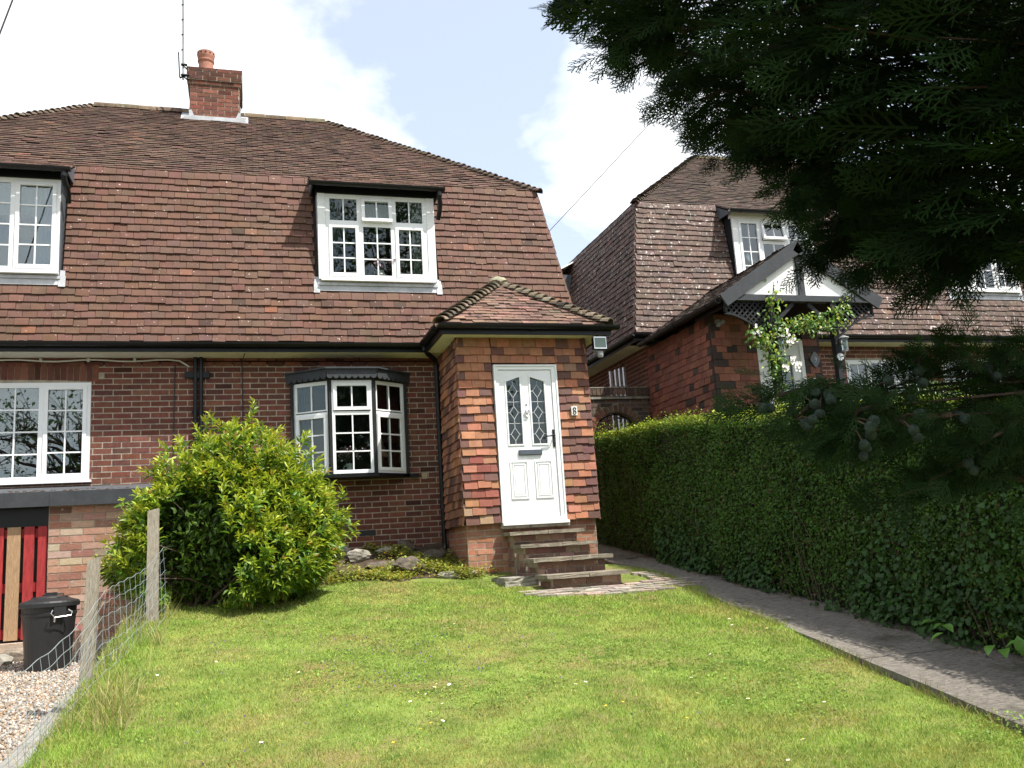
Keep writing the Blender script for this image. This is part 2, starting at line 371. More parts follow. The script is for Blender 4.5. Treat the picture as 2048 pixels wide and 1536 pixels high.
def FR(O,U,V=(0,0,1)):
    U=V3(U); U/=np.linalg.norm(U); V=V3(V); V/=np.linalg.norm(V); return (V3(O),U,V,np.cross(U,V))
FRONT=lambda x,y,z: FR((x,y,z),(1,0,0))     # normal (0,-1,0)
# ------------------------------------------------------------------ terrain
def ss(a,b,x):
    t=np.clip((x-a)/(b-a),0,1); return t*t*(3-2*t)
def lawn_z(x,y):
    z=-.64+.125*(y+3)
    z=np.where(y>-1.25,z+.185*(y+1.25)*ss(2.1,1.7,x),z)
    z=np.where(y<-14,-.64+.125*(-11),z)
    return np.where(y>0,np.where(x<2.,-.035+.05*y,-.265+.125*y),z)+.012*np.sin(x*2.1+y*1.3)+.010*np.sin(x*.9-y*2.3)
def gravel_z(x,y): return np.maximum(-1.0+.065*(y+2.4),-1.9)+0*x
def ground_z(x,y):
    l=lawn_z(x,y); g=gravel_z(x,y)
    t=ss(-3.62,-3.42,x)
    z=g*(1-t)+l*t
    far=ss(25,60,np.hypot(x,y)); return z*(1-far)+(-1.6)*far-.06
def grid(name,xs,ys,zf,m,kind,parent=None,smooth=True):
    X,Y=np.meshgrid(xs,ys); Z=zf(X,Y); v=np.stack([X,Y,Z],-1).reshape(-1,3); nx=len(xs)
    i=np.arange((len(ys)-1)*(nx-1)); r,c=i//(nx-1),i%(nx-1); a=r*nx+c
    return fastmesh(name,v,np.stack([a,a+1,a+nx+1,a+nx],1),m,parent,kind,smooth=smooth)
xs=np.unique(np.concatenate([np.linspace(-300,-10,16),np.linspace(-10,10,160),np.linspace(10,300,16)]))
ys=np.unique(np.concatenate([np.linspace(-300,-14,16),np.linspace(-14,8,160),np.linspace(8,300,16)]))
gm=mat('earth_and_rough_grass',(.07,.075,.03),.95,.4,2.,.6,20.,.1,speck=[((.09,.065,.04),1.2,.5,.15)])
grid('ground',xs,ys,ground_z,gm,'structure')
turf=mat('turf',(.15,.19,.045),.95,.35,2.5,.8,60.,.1,speck=[((.20,.165,.07),1.6,.50,.16),((.055,.10,.018),3.1,.56,.12)])
lx=np.linspace(-3.42,2.35,110); ly=np.linspace(-13.5,-1.15,200)
grid('lawn',lx,ly,lambda x,y: lawn_z(x,y)-.07*ss(-.25,.1,x-2.36-.105*(y+2))*ss(-5.2,-6.2,y),turf,'structure')
gravm=mat('gravel_bed',(.30,.25,.20),.95,.5,45.,1.,80.,.1)
grid('gravel_drive',np.linspace(-9.5,-3.68,50),np.linspace(-13,-1.2,80),lambda x,y: gravel_z(x,y),gravm,'structure')
grid('rockery_bed',np.linspace(-3.35,.62,60),np.linspace(-1.42,.0,40),lambda x,y: lawn_z(x,y)+.03*ss(-1.42,-1.2,y)-.015+.02*np.sin(x*7)*np.cos(y*9),'soil','structure')
# concrete path in poured bays: each bay a slab with an open joint
def path_z(y): return -.638+.125*(y+3)
pr=MB(); bays=[(-12.9,-10.9),(-10.88,-8.6),(-8.58,-6.53),(-6.51,-4.2),(-4.18,-1.6),(-1.58,1.5)]
pth=bpy.data.objects.new('path',None); COL.objects.link(pth); pth['kind']='structure'
for (y0,y1) in bays:
    b=MB(); n=14
    xl=lambda y: 2.36+.105*(y+2.0)-.25*ss(-1.8,-1.0,y)+.006*math.sin(y*5)
    L=[];Rr=[]
    for i in range(n+1):
        y=y0+(y1-y0)*i/n; L.append((xl(y),y,path_z(y))); Rr.append((3.3,y,path_z(y)))
    vs=L+Rr+[(p[0],p[1],p[2]-.14) for p in L]+[(p[0],p[1],p[2]-.14) for p in Rr]; k=n+1
    fs=[(i,k+i,k+i+1,i+1) for i in range(n)]+[(2*k+i,i,i+1,2*k+i+1) for i in range(n)]+[(0,2*k,3*k,k),(n,k+n,3*k+n,2*k+n)]
    b.add(vs,fs); b.build('path_bay','path',pth)
# kerb along the drive
kb=MB()
kerb=bpy.data.objects.new('drive_kerb',None); COL.objects.link(kerb); kerb['kind']='structure'
y=-9.4
while y<-2.0:
    z0=float(gravel_z(0,y)); z1=float(gravel_z(0,y+.9)); b=MB()
    P=[(-3.76,y+.004,z0-.1),(-3.58,y+.004,z0-.1),(-3.585,y+.004,z0+.055),(-3.755,y+.004,z0+.05)]
    Q=[(-3.76,y+.896,z1-.1),(-3.58,y+.896,z1-.1),(-3.585,y+.896,z1+.055),(-3.755,y+.896,z1+.05)]
    b.add(P+Q,[(3,2,1,0),(4,5,6,7),(0,1,5,4),(1,2,6,5),(2,3,7,6),(3,0,4,7)]); b.build('kerb_stone','kerb',kerb); y+=.9
# ------------------------------------------------------------------ house kit
HE,HB,HR=5.23,4.80,1.90; YE,ZE,YB,ZB,YR,ZR=-.38,2.72,.05,5.22,2.96,7.59
YB2=2*YR-YB; YE2=2*YR-YE
LL=math.hypot(YB-YE,ZB-ZE); LU=math.hypot(YR-YB,ZR-ZB)
def slopeY(z): return YE+(z-ZE)*(YB-YE)/(ZB-ZE)
def rc(base,var,dark=0.,hot=0.):
    k=1+random.gauss(0,var); c=[base[0]*k*(1+random.gauss(0,.05)),base[1]*k*(1+random.gauss(0,.04)),base[2]*k*(1+random.gauss(0,.05))]
    if random.random()<dark: c=[x*.55 for x in c]
    if random.random()<hot: c=[c[0]*1.6,c[1]*1.35,c[2]*1.2]
    return tuple(max(.01,x) for x in c)
def gutter(b,p0,p1,r=.058,depth_dir=(0,-1,0)):
    p0,p1=V3(p0),V3(p1); d=V3(depth_dir); up=V3((0,0,1.)); n=8
    pr=[p0+d*r*math.cos(a)+up*(-r*math.sin(a)) for a in np.linspace(0,math.pi,n)]
    pr+= [p0+d*(r-.008)*math.cos(a)+up*(-(r-.008)*math.sin(a)) for a in np.linspace(math.pi,0,n)]
    b.prism(pr,p1-p0)
    L=np.linalg.norm(p1-p0); k=max(1,int(L/.95))
    for i in range(k+1):    # union and bracket clips
        q=p0+(p1-p0)*((i+.3)/(k+.6)); e=(p1-p0)/L
        pr=[q+d*(r+.006)*math.cos(a)+up*(-(r+.006)*math.sin(a)) for a in np.linspace(-.05,math.pi+.05,n)]
        pr+= [q+d*(r-.001)*math.cos(a)+up*(-(r-.001)*math.sin(a)) for a in np.linspace(math.pi,0,n)]
        b.prism(pr,e*(.06 if i%2 else .025))
BON={}
def bonnet_mesh(m):
    if m in BON: return BON[m]
    b=MB(); n=7; vs=[]
    for (r,y,h) in ((.095,0,.0),(.06,1.,-.03),(.080,0,-.004)):
        for k in range(n):
            a=math.pi*k/(n-1); vs.append((r*math.cos(a)*1.15,y,r*math.sin(a)*.85+h))
    fs=[(k,k+1,n+k+1,n+k) for k in range(n-1)]+[(k,2*n+k,2*n+k+1,k+1) for k in range(n-1)]
    b.add(vs,fs)
    me=bpy.data.meshes.new('bonnet_piece'); me.from_pydata(b.v,[],b.f); a=me.attributes.new('tint','FLOAT_COLOR','FACE'); a.data.foreach_set('color',[1.]*(4*len(b.f)))
    me.materials.append(M[m]); me.update(); BON[m]=me; return me
def bonnets(parent,p0,p1,n,up,name='bonnet_tile',col=(.17,.12,.085),m='bonnet',sc=1.,ln=.2,lift=.0):
    p0,p1,up=V3(p0),V3(p1),V3(up); d=(p1-p0)/np.linalg.norm(p1-p0); up=up-d*np.dot(up,d); up/=np.linalg.norm(up); x=np.cross(d,up)
    me=bonnet_mesh(m)
    for i in range(n):
        q=p0+(p1-p0)*(i/n)+up*(lift+random.gauss(0,.004)); a=random.gauss(0,.05); xx=rot(x,d,a); uu=rot(up,d,a); dd=d*ln-up*.03
        o=bpy.data.objects.new(name,me); COL.objects.link(o); o.parent=parent
        if parent.type=='EMPTY': o.matrix_parent_inverse=Matrix.Translation(-parent.location)
        s=sc*random.uniform(.95,1.05); c=[xx*s,dd,uu*s]
        o.matrix_local=Matrix(((c[0][0],c[1][0],c[2][0],q[0]),(c[0][1],c[1][1],c[2][1],q[1]),(c[0][2],c[1][2],c[2][2],q[2]),(0,0,0,1)))
        o.color=(*rc(col,.22),1)
def window(parent,fr,w,h,lights,glass=None,fw=.045,depth=.07,name='window',vent=False):
    O,U,Vv,Nn=fr; glass=glass or GLASS
    b=MB()
    b.lbox(fr,0,w,0,fw,-depth,0); b.lbox(fr,0,w,h-fw,h,-depth,0); b.lbox(fr,0,fw,fw,h-fw,-depth,-.001); b.lbox(fr,w-fw,w,fw,h-fw,-depth,-.001)
    us=sorted({round(l[0],4) for l in lights}|{round(l[1],4) for l in lights}); 
    for u in sorted({round(l[1],4) for l in lights if l[1]<w-fw-.01}): b.lbox(fr,u,u+fw,fw,h-fw,-depth,-.002)
    for l in lights:   # transoms fill between lights
        if l[3]<h-fw-.01: b.lbox(fr,l[0],l[1],l[3],l[3]+fw,-depth,-.003)
    wo=b.build(name,'upvc',parent)
    for l in lights:
        u0,u1,v0,v1,nc,nr=l[:6]; sash=l[6] if len(l)>6 else True; tilt=l[7] if len(l)>7 else 0
        f=fr
        if tilt:
            Vt=Vv*math.cos(tilt)-Nn*math.sin(tilt); Nt=Nn*math.cos(tilt)+Vv*math.sin(tilt)
            f=(O+Vv*v1+Nn*.004-Vt*v1,U,Vt,Nt)
        sb=MB(); s=.045 if sash else .018; pr=.014 if sash else -.004
        sb.lbox(f,u0,u1,v0,v0+s,-.045,pr); sb.lbox(f,u0,u1,v1-s,v1,-.045,pr); sb.lbox(f,u0,u0+s,v0+s,v1-s,-.045,pr-.001); sb.lbox(f,u1-s,u1,v0+s,v1-s,-.045,pr-.001)
        so=sb.build('sash' if sash else 'bead','upvc',wo)
        a0,a1,c0,c1=u0+s,u1-s,v0+s,v1-s; bw=.018
        gb=MB()
        for i in range(1,nc):
            u=a0+(a1-a0)*i/nc; gb.lbox(f,u-bw/2,u+bw/2,c0,c1,-.026,-.008)
        for i in range(1,nr):
            v=c0+(c1-c0)*i/nr; gb.lbox(f,a0,a1,v-bw/2,v+bw/2,-.0265,-.0085)
        if gb.v: gb.build('glazing_bar','upvc',wo)
        for i in range(nc):
            for k in range(nr):
                pb=MB(); pb.lbox(f,a0+(a1-a0)*i/nc+.002,a0+(a1-a0)*(i+1)/nc-.002,c0+(c1-c0)*k/nr+.002,c0+(c1-c0)*(k+1)/nr-.002,-.024,-.018)
                pb.build('pane',glass,wo)
    return wo
def curtain(parent,fr,u0,u1,v0,v1,n,folds=9,m='curtain',amp=.018,gather=0.):
    O,U,Vv,Nn=fr; k=folds*6; vs=[];fs=[]
    for i in range(k+1):
        t=i/k; u=u0+(u1-u0)*t; a=amp*math.sin(t*folds*2*math.pi)
        for v,g in ((v0,gather),(v0+(v1-v0)*.5,gather*.6),(v1,0)):
            uu=u0+(u-u0)*(1-g); vs.append(O+U*uu+Vv*v+Nn*(n+a))
    for i in range(k):
        for j in range(2): fs.append((i*3+j,(i+1)*3+j,(i+1)*3+j+1,i*3+j+1))
    b=MB(); b.add(vs,fs); return b.build('curtain',m,parent,smooth=True)
def lower_tile_col(pal,var):
    def f(i,u,e):
        return rc(pal,var,.02 if var<.1 else .05,.006)
    return f
def roof_pair(root,cx,dy,dz,openings,lower_m,lower_pal,upper_m,upper_pal,nobj,sides='LR',side_obj=0):
    """hipped mansard roof over a pair; openings = [(x0,x1)] dormer spans"""
    T=lambda x,y,z:(cx+x,y+dy,z+dz)
    ro=MB()
    frl=FR(T(-HE,YE,ZE),(1,0,0),(0,YB-YE,ZB-ZE))
    kz=LL/(ZB-ZE)
    holes=[(x0-cx+HE+.05,x1-cx+HE-.05,(3.68-ZE)*kz,(4.9-ZE)*kz) for x0,x1 in openings]
    wallsheet(ro,frl,HE-HB,HE+HB,0,LL,holes,-.03,-.008)
    for s in (-1,1):
        ro.prism([T(s*HB,YB+.008,ZB),T(s*HB,YE+.008,ZE),T(s*(HE-.008),YE+.008,ZE)],(0,.02,0))
        ro.prism([T(s*(HE-.01),YE,ZE),T(s*(HE-.01),YE2,ZE),T(s*(HB-.01),YB2,ZB),T(s*(HB-.01),YB,ZB)],(-s*.02,0,0))
        ro.prism([T(s*(HB-.01),YB,ZB-.01),T(s*(HB-.01),YB2,ZB-.01),T(s*HR,YR,ZR-.012)],(-s*.02,0,-.02))
    ro.prism([T(-HB,YB,ZB-.012),T(HB,YB,ZB-.012),T(HR,YR,ZR-.012),T(-HR,YR,ZR-.012)],(0,.02,-.02))
    ro.prism([T(-HB,YB2,ZB-.012),T(HB,YB2,ZB-.012),T(HR,YR,ZR-.012),T(-HR,YR,ZR-.012)],(0,-.02,-.02))
    ro.prism([T(-HE,YE2,ZE),T(HE,YE2,ZE),T(HB,YB2,ZB),T(-HB,YB2,ZB)],(0,-.02,0))
    roof=ro.build('roof','under',root)
    dcut=cutter([(a-cx+HE-.012,b-cx+HE+.012,(3.47-ZE)*kz,99) for a,b in openings])
    P=tilefield(frl[0],frl[1],frl[2],frl[3],24,LL/24,.165,lambda v:((HE-HB)*v/LL,2*HE-(HE-HB)*v/LL),lower_tile_col(lower_pal,.055),cut=dcut,tail=.030)
    emit(P,roof,'roof_tile','roof_tiles',lower_m,'tile',nobj)
    S=[]
    if 'R' in sides: S+=tilefield(T(HE,YE,ZE),(0,1,0),FR((0,0,0),(1,0,0),(-(HE-HB),0,ZB-ZE))[2],V3((ZB-ZE,0,HE-HB))/LL,24,LL/24,.165,lambda v:(.43*v/LL,YE2-YE-.43*v/LL),lower_tile_col(lower_pal,.13))
    if 'L' in sides: S+=tilefield(T(-HE,YE2,ZE),(0,-1,0),FR((0,0,0),(1,0,0),((HE-HB),0,ZB-ZE))[2],V3((-(ZB-ZE),0,HE-HB))/LL,24,LL/24,.165,lambda v:(.43*v/LL,YE2-YE-.43*v/LL),lower_tile_col(lower_pal,.13))
    emit(S,roof,'roof_tile','side_roof_tiles',lower_m,'tile',side_obj)
    U_=tilefield(T(-HB,YB,ZB),(1,0,0),V3((0,YR-YB,ZR-ZB))/LU,V3((0,-(ZR-ZB),YR-YB))/LU,37,LU/37,.165,lambda v:((HB-HR)*v/LU,2*HB-(HB-HR)*v/LU),lower_tile_col(upper_pal,.17),tail=.028,jit=1.15)
    LS=math.hypot(HB-HR,ZR-ZB)
    U_+=tilefield(T(HB,YB,ZB),(0,1,0),V3((-(HB-HR),0,ZR-ZB))/LS,V3((ZR-ZB,0,HB-HR))/LS,36,LS/36,.165,lambda v:((YR-YB)*v/LS,YB2-YB-(YR-YB)*v/LS),lower_tile_col(upper_pal,.17),tail=.028,jit=1.15)
    U_+=tilefield(T(-HB,YB2,ZB),(0,-1,0),V3((HB-HR,0,ZR-ZB))/LS,V3((-(ZR-ZB),0,HB-HR))/LS,36,LS/36,.165,lambda v:((YR-YB)*v/LS,YB2-YB-(YR-YB)*v/LS),lower_tile_col(upper_pal,.17),tail=.028,jit=1.15)
    emit(U_,roof,'roof_tile','upper_roof_tiles',upper_m,'tile',0)
    # ridge and hips
    for s in (-1,1):
        bonnets(roof,T(s*(HB+.05),YB-.05,ZB-.02),T(s*HR,YR,ZR),44,(s*.5,-.5,1),sc=.8,col=(.11,.08,.06))
    n=11
    for i in range(n):
        x0=-HR+2*HR*i/n; b=MB(); r=.11; k=7
        pr=[T(x0,YR+r*math.cos(a),ZR-.045+r*math.sin(a)+.004*(i%2)) for a in np.linspace(0,math.pi,k)]+[T(x0,YR+(r-.014)*math.cos(a),ZR-.045+(r-.014)*math.sin(a)) for a in np.linspace(math.pi,0,k)]
        b.prism(pr,(2*HR/n-.006,0,0),rc((.13,.10,.065),.2)); b.build('ridge_tile','bonnet',roof)
    return roof
def eaves(root,cx,dy,dz,spans,soffit_spans,sides='LR'):
    """gutters, fascia and soffit along the front (and sides)"""
    T=lambda x,y,z:(x,y+dy,z+dz)
    for a,b_ in spans:
        g=MB(); gutter(g,T(a,YE-.035,ZE-.012),T(b_,YE-.035,ZE-.012)); g.build('gutter','black',root)
        f=MB(); f.box(a+.02,b_-.02,YE+dy+.015,YE+dy+.035,ZE-.122+dz,ZE-.01+dz); f.build('fascia','black',root)
    for a,b_,m in soffit_spans:
        f=MB(); f.box(a,b_,YE+dy+.036,dy,ZE-.125+dz,ZE-.105+dz); f.build('soffit',m,root)
    for s in sides:
        x=cx+(HE if s=='R' else -HE); d=1 if s=='R' else -1
        g=MB(); gutter(g,T(x+d*.035,YE-.06,ZE-.012),T(x+d*.035,YE2,ZE-.012),depth_dir=(d,0,0)); g.build('gutter','black',root)
        f=MB(); f.box(min(x-d*.015,x-d*.035),max(x-d*.015,x-d*.035),YE+dy+.04,YE2+dy,ZE-.122+dz,ZE-.01+dz); f.build('fascia','black',root)
        f=MB(); f.box(min(x-d*.036,x-d*.38),max(x-d*.036,x-d*.38),YE+dy+.037,YE2+dy,ZE-.125+dz,ZE-.106+dz); f.build('soffit','cream',root)
def dormer(root,x0,x1,dy,dz,lights,wx0,wx1,cheekm='lead',boards=True,glass=None,tile_m='oldroof',pal=(.2,.13,.1),fascm='black',pipe=1):
    T=lambda x,y,z:(x,y+dy,z+dz)
    yf=-.28
    for s,x in ((-1,x0),(1,x1)):
        b=MB(); b.prism([T(x,yf+.02,3.60),T(x,yf+.02,4.95),T(x,.12,4.95),T(x,slopeY(3.6)+.03,3.60)],(-s*.02,0,0)); b.build('dormer_cheek',cheekm,root)
    # apron flashing
    fr=FR(T(x0-.06,YE,ZE),(1,0,0),(0,YB-YE,ZB-ZE)); kz=LL/(ZB-ZE); w_=x1-x0+.12
    b=MB(); b.lbox(fr,0,w_,(3.475-ZE)*kz,(3.68-ZE)*kz,.018,.026); b.box(x0-.01,x1+.01,yf+dy+.0,yf+dy+.10,3.56+dz,3.60+dz)
    b.lbox(fr,-.01,.07,(3.44-ZE)*kz,(3.60-ZE)*kz,.027,.034); b.lbox(fr,w_-.07,w_+.01,(3.45-ZE)*kz,(3.60-ZE)*kz,.027,.034); b.build('flashing','lead',root)
    # side boards, head and sill
    if boards:
        for a,c in ((x0,wx0),(wx1,x1)):
            b=MB(); b.box(a,c-.002,yf+dy-.012,yf+dy+.03,3.645+dz,4.89+dz); b.build('dormer_board','wpaint',root)
        b=MB(); b.box(x0+.03,x1-.03,yf+dy-.05,yf+dy+.05,3.615+dz,3.648+dz); b.build('sill','wpaint',root)
    else:
        b=MB(); b.box(x0+.0,x1-.01,yf+dy-.05,yf+dy+.05,3.615+dz,3.648+dz); b.build('sill','upvc',root)
    b=MB(); b.box(x0-.02,x1+.02,yf+dy-.02,yf+dy+.06,4.885+dz,4.99+dz); b.build('dormer_head',fascm,root)
    window(root,FRONT(wx0,yf+dy,3.65+dz),wx1-wx0,1.235,lights,glass)
    # roof of the dormer
    e0=V3(T(x0-.09,-.42,4.985)); Vd=V3((0,.475,.265)); Ld=np.linalg.norm(Vd); Vd/=Ld; Nd=np.cross((1,0,0),Vd)
    b=MB(); b.obox(e0-Nd*.03,(x1-x0+.18,0,0),Vd*(Ld+.06),Nd*.025); dr=b.build('dormer_roof','under',root)
    emit(tilefield(e0,(1,0,0),Vd,Nd,6,.098,.165,lambda v:(0,x1-x0+.18),lower_tile_col(pal,.22),tail=.02,jit=1.5),dr,'roof_tile','dormer_roof_tiles',tile_m,'tile',0)
    for x,s in ((x0-.09,0),(x1+.09,-.02)):
        b=MB(); b.prism([T(x+s,-.42,4.97),T(x+s,.06,5.235),T(x+s,.10,4.95),T(x+s,-.40,4.93)],(.02,0,0)); b.build('dormer_verge','darklead',root)
    g=MB(); gutter(g,T(x0-.13,-.47,4.975),T(x1+.13,-.47,4.975),r=.05); g.build('gutter','black',root)
    if pipe:
        xp=x1+.05 if pipe>0 else x0-.05
        g=MB(); g.tube([T(xp,-.46,4.95),T(xp,-.46,4.86),T(xp+.02,-.40,4.76),T(xp+.03,-.30,4.70),T(xp+.02,-.22,4.60)],.034,10); g.tube([T(xp,-.46,4.90),T(xp,-.46,4.86)],.042,10); g.build('downpipe','black',root)
# ------------------------------------------------------------------ the brick pair with door number 8
HCX=-2.87
house=thing('house','brick house pair with steep red tiled roof, chimney and white front door numbered eight','house',(HCX,3.,-.3))
LPAL=(.118,.060,.0415); UPAL=(.118,.073,.055)
roof=roof_pair(house,HCX,0,0,[(-1.43,.27),(-6.3,-4.60)],'roof',LPAL,'oldroof',UPAL,300,'R')
eaves(house,HCX,0,0,[(-8.14,.02),(2.22,2.36)],[(-7.72,-2.95,'whitesoffit'),(-2.95,.25,'cream'),(1.98,2.34,'cream')],'R')
g=MB(); gutter(g,(-.03,-.40,ZE-.013),(-.03,-1.50,ZE-.013),depth_dir=(-1,0,0)); g.build('gutter','black',house)
# front wall
WX0,WX1=HCX-4.85,1.98
LWIN=(-6.0,-4.265,1.03,2.275); BAY=(-1.76,-.26,.955,2.36)
holes=[(LWIN[0]-WX0,LWIN[1]-WX0,LWIN[2]+.6,LWIN[3]+.6),(BAY[0]-WX0,BAY[1]-WX0,BAY[2]+.6,BAY[3]+.6),(.9-WX0,1.8-WX0,.8,2.7)]
frw=FRONT(WX0,0,-.6)
b=MB(); wallsheet(b,frw,0,WX1-WX0,0,3.22,holes,-.12,0.)
b.box(WX1-.12,WX1,.12,5.9,-.6,2.62); b.box(WX0,WX0+.12,.12,5.9,-.6,2.62); b.box(WX0,WX1,5.9,6.0,-.6,2.62)
fwall=b.build('front_wall','mortar',house)
BP=[(.145,.053,.037),(.158,.060,.042),(.128,.050,.037),(.17,.070,.047),(.115,.047,.037)]
def bcol():
    return rc(random.choice(BP),.10,.03)
arch=[(-6.1,-4.2,2.275,2.60)]
cut=cutter([LWIN,(BAY[0],BAY[1],BAY[2]+.0,BAY[3]-.06),(.26,1.98,-1,2.8),(-.93,-.70,.148,.226)])
P=brickfield((0,0,-.60),(1,0,0),(0,0,1),(0,-1,0),43,lambda v:(WX0,.262),bcol,lambda a,c,d,e:cut(a,c,d-.6,e-.6),ph=.045)
# soldier arch over the left window
P=[p for p in P if not (-6.05<p[0][0]+.1<-4.16 and p[0][2]>2.27 and p[0][2]<2.47)]
x=-6.05
while x<-4.2:
    P.append((V3((x+.004,-.008+.03,2.285+.03*(1-((x+5.15)/.95)**2))),V3((.066,0,0)),V3((0,0,.215)),V3((0,-.03,0)),bcol())); x+=.075
emit(P,fwall,'brick','wall_bricks','brick','box',300)
b=MB(); b.box(-.925,-.705,-.004,.02,.152,.222); 
for i in range(14):
    b.box(-.925+.0157*i,-.925+.0157*i+.005,-.010,-.004,.152,.222)
for i in range(5): b.box(-.925,-.705,-.0105,-.0045,.152+.0165*i,.152+.0165*i+.005)
b.build('air_brick','vent',house)
b=MB(); b.box(-.045,.03,-.012,.01,.885,.965); 
for i in range(4): b.box(-.035,.02,-.016,-.012,.897+.016*i,.903+.016*i)
b.build('wall_vent','ventclay',house)
# interior: floors and dark rooms behind the panes
b=MB(); b.box(WX0+.13,WX1-.13,.0,5.85,2.50,2.60); b.box(WX0+.13,WX1-.13,3.1,3.2,-.5,2.49); b.box(WX0+.4,WX1-.4,3.1,3.2,2.61,5.3); b.box(-3.0,-2.9,.12,3.1,-.5,2.49); b.box(-3.0,-2.9,.3,3.1,2.61,5.2); b.box(WX0+.13,WX1-.13,.13,5.85,.3,.38)
b.build('interior','room',house)
# left ground-floor window
wl=[(.045,.54,.045,1.2,2,4,False),(.585,1.155,.045,1.2,2,4,False),(1.20,1.69,.045,1.2,2,4)]
window(house,FRONT(LWIN[0],-.005,LWIN[2]),LWIN[1]-LWIN[0],LWIN[3]-LWIN[2],wl,GLASSR)
b=MB(); b.box(-6.05,-4.235,-.075,.05,1.0,1.03); b.build('sill','upvc',house)
b=MB(); b.box(-4.60,-4.42,-.024,-.004,2.20,2.215); b.build('trickle_vent','upvc',house)
curtain(house,FRONT(LWIN[0],0,1.03),.1,1.68,.75,1.24,-.16,12)
# dormers
dl=[(.045,.455,.045,.79,2,3),(.5,.925,.045,.79,2,3,False),(.97,1.385,.045,.79,2,3),(.045,.455,.835,1.19,2,1,False),(.5,.925,.835,1.19,2,1,True,.13),(.97,1.385,.835,1.19,2,1,False)]
dormer(house,-1.40,.245,0,0,dl,-1.295,.135)
fr=FRONT(-1.295,-.28,3.65)
curtain(house,fr,.02,.24,.0,1.2,-.15,5,'darkcurtain',gather=.45); curtain(house,fr,1.24,1.41,.0,1.2,-.15,4,gather=0.)
curtain(house,fr,.5,.93,.84,1.19,-.20,5,'roompale')
ll=[(.045,.5,.045,1.19,2,4),(.545,.99,.045,1.19,2,4,False),(1.035,1.50,.045,1.19,2,4)]
dormer(house,-6.27,-4.62,0,0,ll,-6.18,-4.635,boards=False,cheekm='darklead',glass=GLASSR)
b=MB(); b.box(-5.05,-4.78,-.305,-.285,4.79,4.805); b.build('trickle_vent','upvc',house)
fr=FRONT(-6.18,-.28,3.65); curtain(house,fr,1.25,1.5,.05,1.2,-.13,5,'roompale'); curtain(house,fr,.0,1.5,.8,1.2,-.2,11,'roompale')
# bay window
ang=[((-1.755,-.045),(-1.315,-.325)),((-1.285,-.345),(-.735,-.345)),((-.705,-.325),(-.262,-.045))]
for k,(p,q) in enumerate(ang):
    wv=math.dist(p,q); f=FR((p[0],p[1],.965),(q[0]-p[0],q[1]-p[1],0))
    if k==1: li=[(.03,wv-.03,.03,.80,2,3,False),(.03,wv-.03,.845,1.22,2,1,True)]
    else: li=[(.03,wv-.03,.03,.80,2,3),(.03,wv-.03,.845,1.22,2,1,False)]
    window(house,f,wv,1.25,li,GLASS,fw=.03,depth=.055)
for (x,y) in ((-1.30,-.345),(-.72,-.345),(-1.775,-.03),(-.243,-.03)):
    b=MB(); b.lathe([(.032,0),(.032,1.27)],(x,y+.015,.955),6) if y<-.2 else b.box(x-.02,x+.02,-.07,.02,.955,2.23); b.build('bay_post','blackwood',house)
pol=lambda e,z:[(-1.80-e*.9,0.,z),(-1.32-e*.45,-.36-e,z),(-.70+e*.45,-.36-e,z),(-.22+e*.9,0.,z)]
b=MB(); b.prism(pol(.03,.912),(0,0,.045)); b.box(-.22,-.095,-.07,0,.914,.955); b.build('sill','black',house)
b=MB(); b.prism(pol(-.02,2.222),(0,0,.10)); b.prism(pol(.07,2.325),(0,0,.03)); b.prism(pol(.10,2.356),(0,0,.02))
pel=b.build('bay_canopy','greywood',house)
pp=[V3(p) for p in pol(.05,2.24)]
for a,c in zip(pp[:-1],pp[1:]):
    e=c-a; L=np.linalg.norm(e); e/=L; nn=np.cross(e,(0,0,1.)); k=max(5,int(round(L/.088))); r=L/k/2
    b=MB()
    b.obox(a+V3((0,0,.03)),e*L,nn*.018,(0,0,.06))
    for i in range(k):
        c0=a+e*(r*(2*i+1))+V3((0,0,.03)); b.prism([c0+e*r*.97*math.cos(t)-V3((0,0,1))*r*1.0*math.sin(t) for t in np.linspace(0,math.pi,9)],nn*.018)
    b.build('scalloped_board','greywood',pel)
fr=FR((-1.755,-.045,.965),(.44,-.28,0)); curtain(house,fr,.02,.22,.0,1.2,-.12,5,'darkcurtain',gather=.3)
fr=FR((-.705,-.325,.965),(.443,.28,0)); curtain(house,fr,.30,.52,.0,1.2,-.12,5)
b=MB(); b.prism([(-1.74,.15,.93),(-1.74,-.02,.93),(-1.28,-.30,.93),(-.74,-.30,.93),(-.28,-.02,.93),(-.28,.15,.93)],(0,0,.02)); b.build('window_board','wpaint',house)
# wall cables and pipes
g=MB()
for x in (-3.005,-2.935): g.tube([(x,-.05,2.60),(x,-.05,-.55)],.026,10)
for z in (2.3,1.85,1.4,.95,.5): g.box(-3.05,-2.89,-.03,0,z,z+.03)
g.box(-3.14,-2.83,-.06,-.01,2.32,2.40); g.build('soil_pipe','black',house)
g=MB(); g.tube([(-3.26,-.012,2.5),(-3.27,-.012,1.8),(-3.26,-.012,.2)],.007,6); g.build('cable','cable',house)
g=MB(); g.tube([(-2.36,-.37,2.62),(-2.40,-.20,2.56),(-2.42,-.012,2.50),(-2.41,-.012,1.7),(-2.42,-.012,.0)],.006,6); g.build('cable','cable',house)
g=MB(); g.tube([(-2.65,-.02,1.62),(-2.66,-.02,1.45),(-2.66,-.02,.8)],.012,6); g.box(-2.675,-2.63,-.03,0,1.5,1.55); g.build('cable','cable',house)
pts=[(x,-.03,2.555+.012*math.sin(x*7)) for x in np.linspace(-7,-3.35,26)]+[(-3.2,-.03,2.55),(-3.08,-.03,2.47)]
g=MB(); g.tube(pts,.011,6)
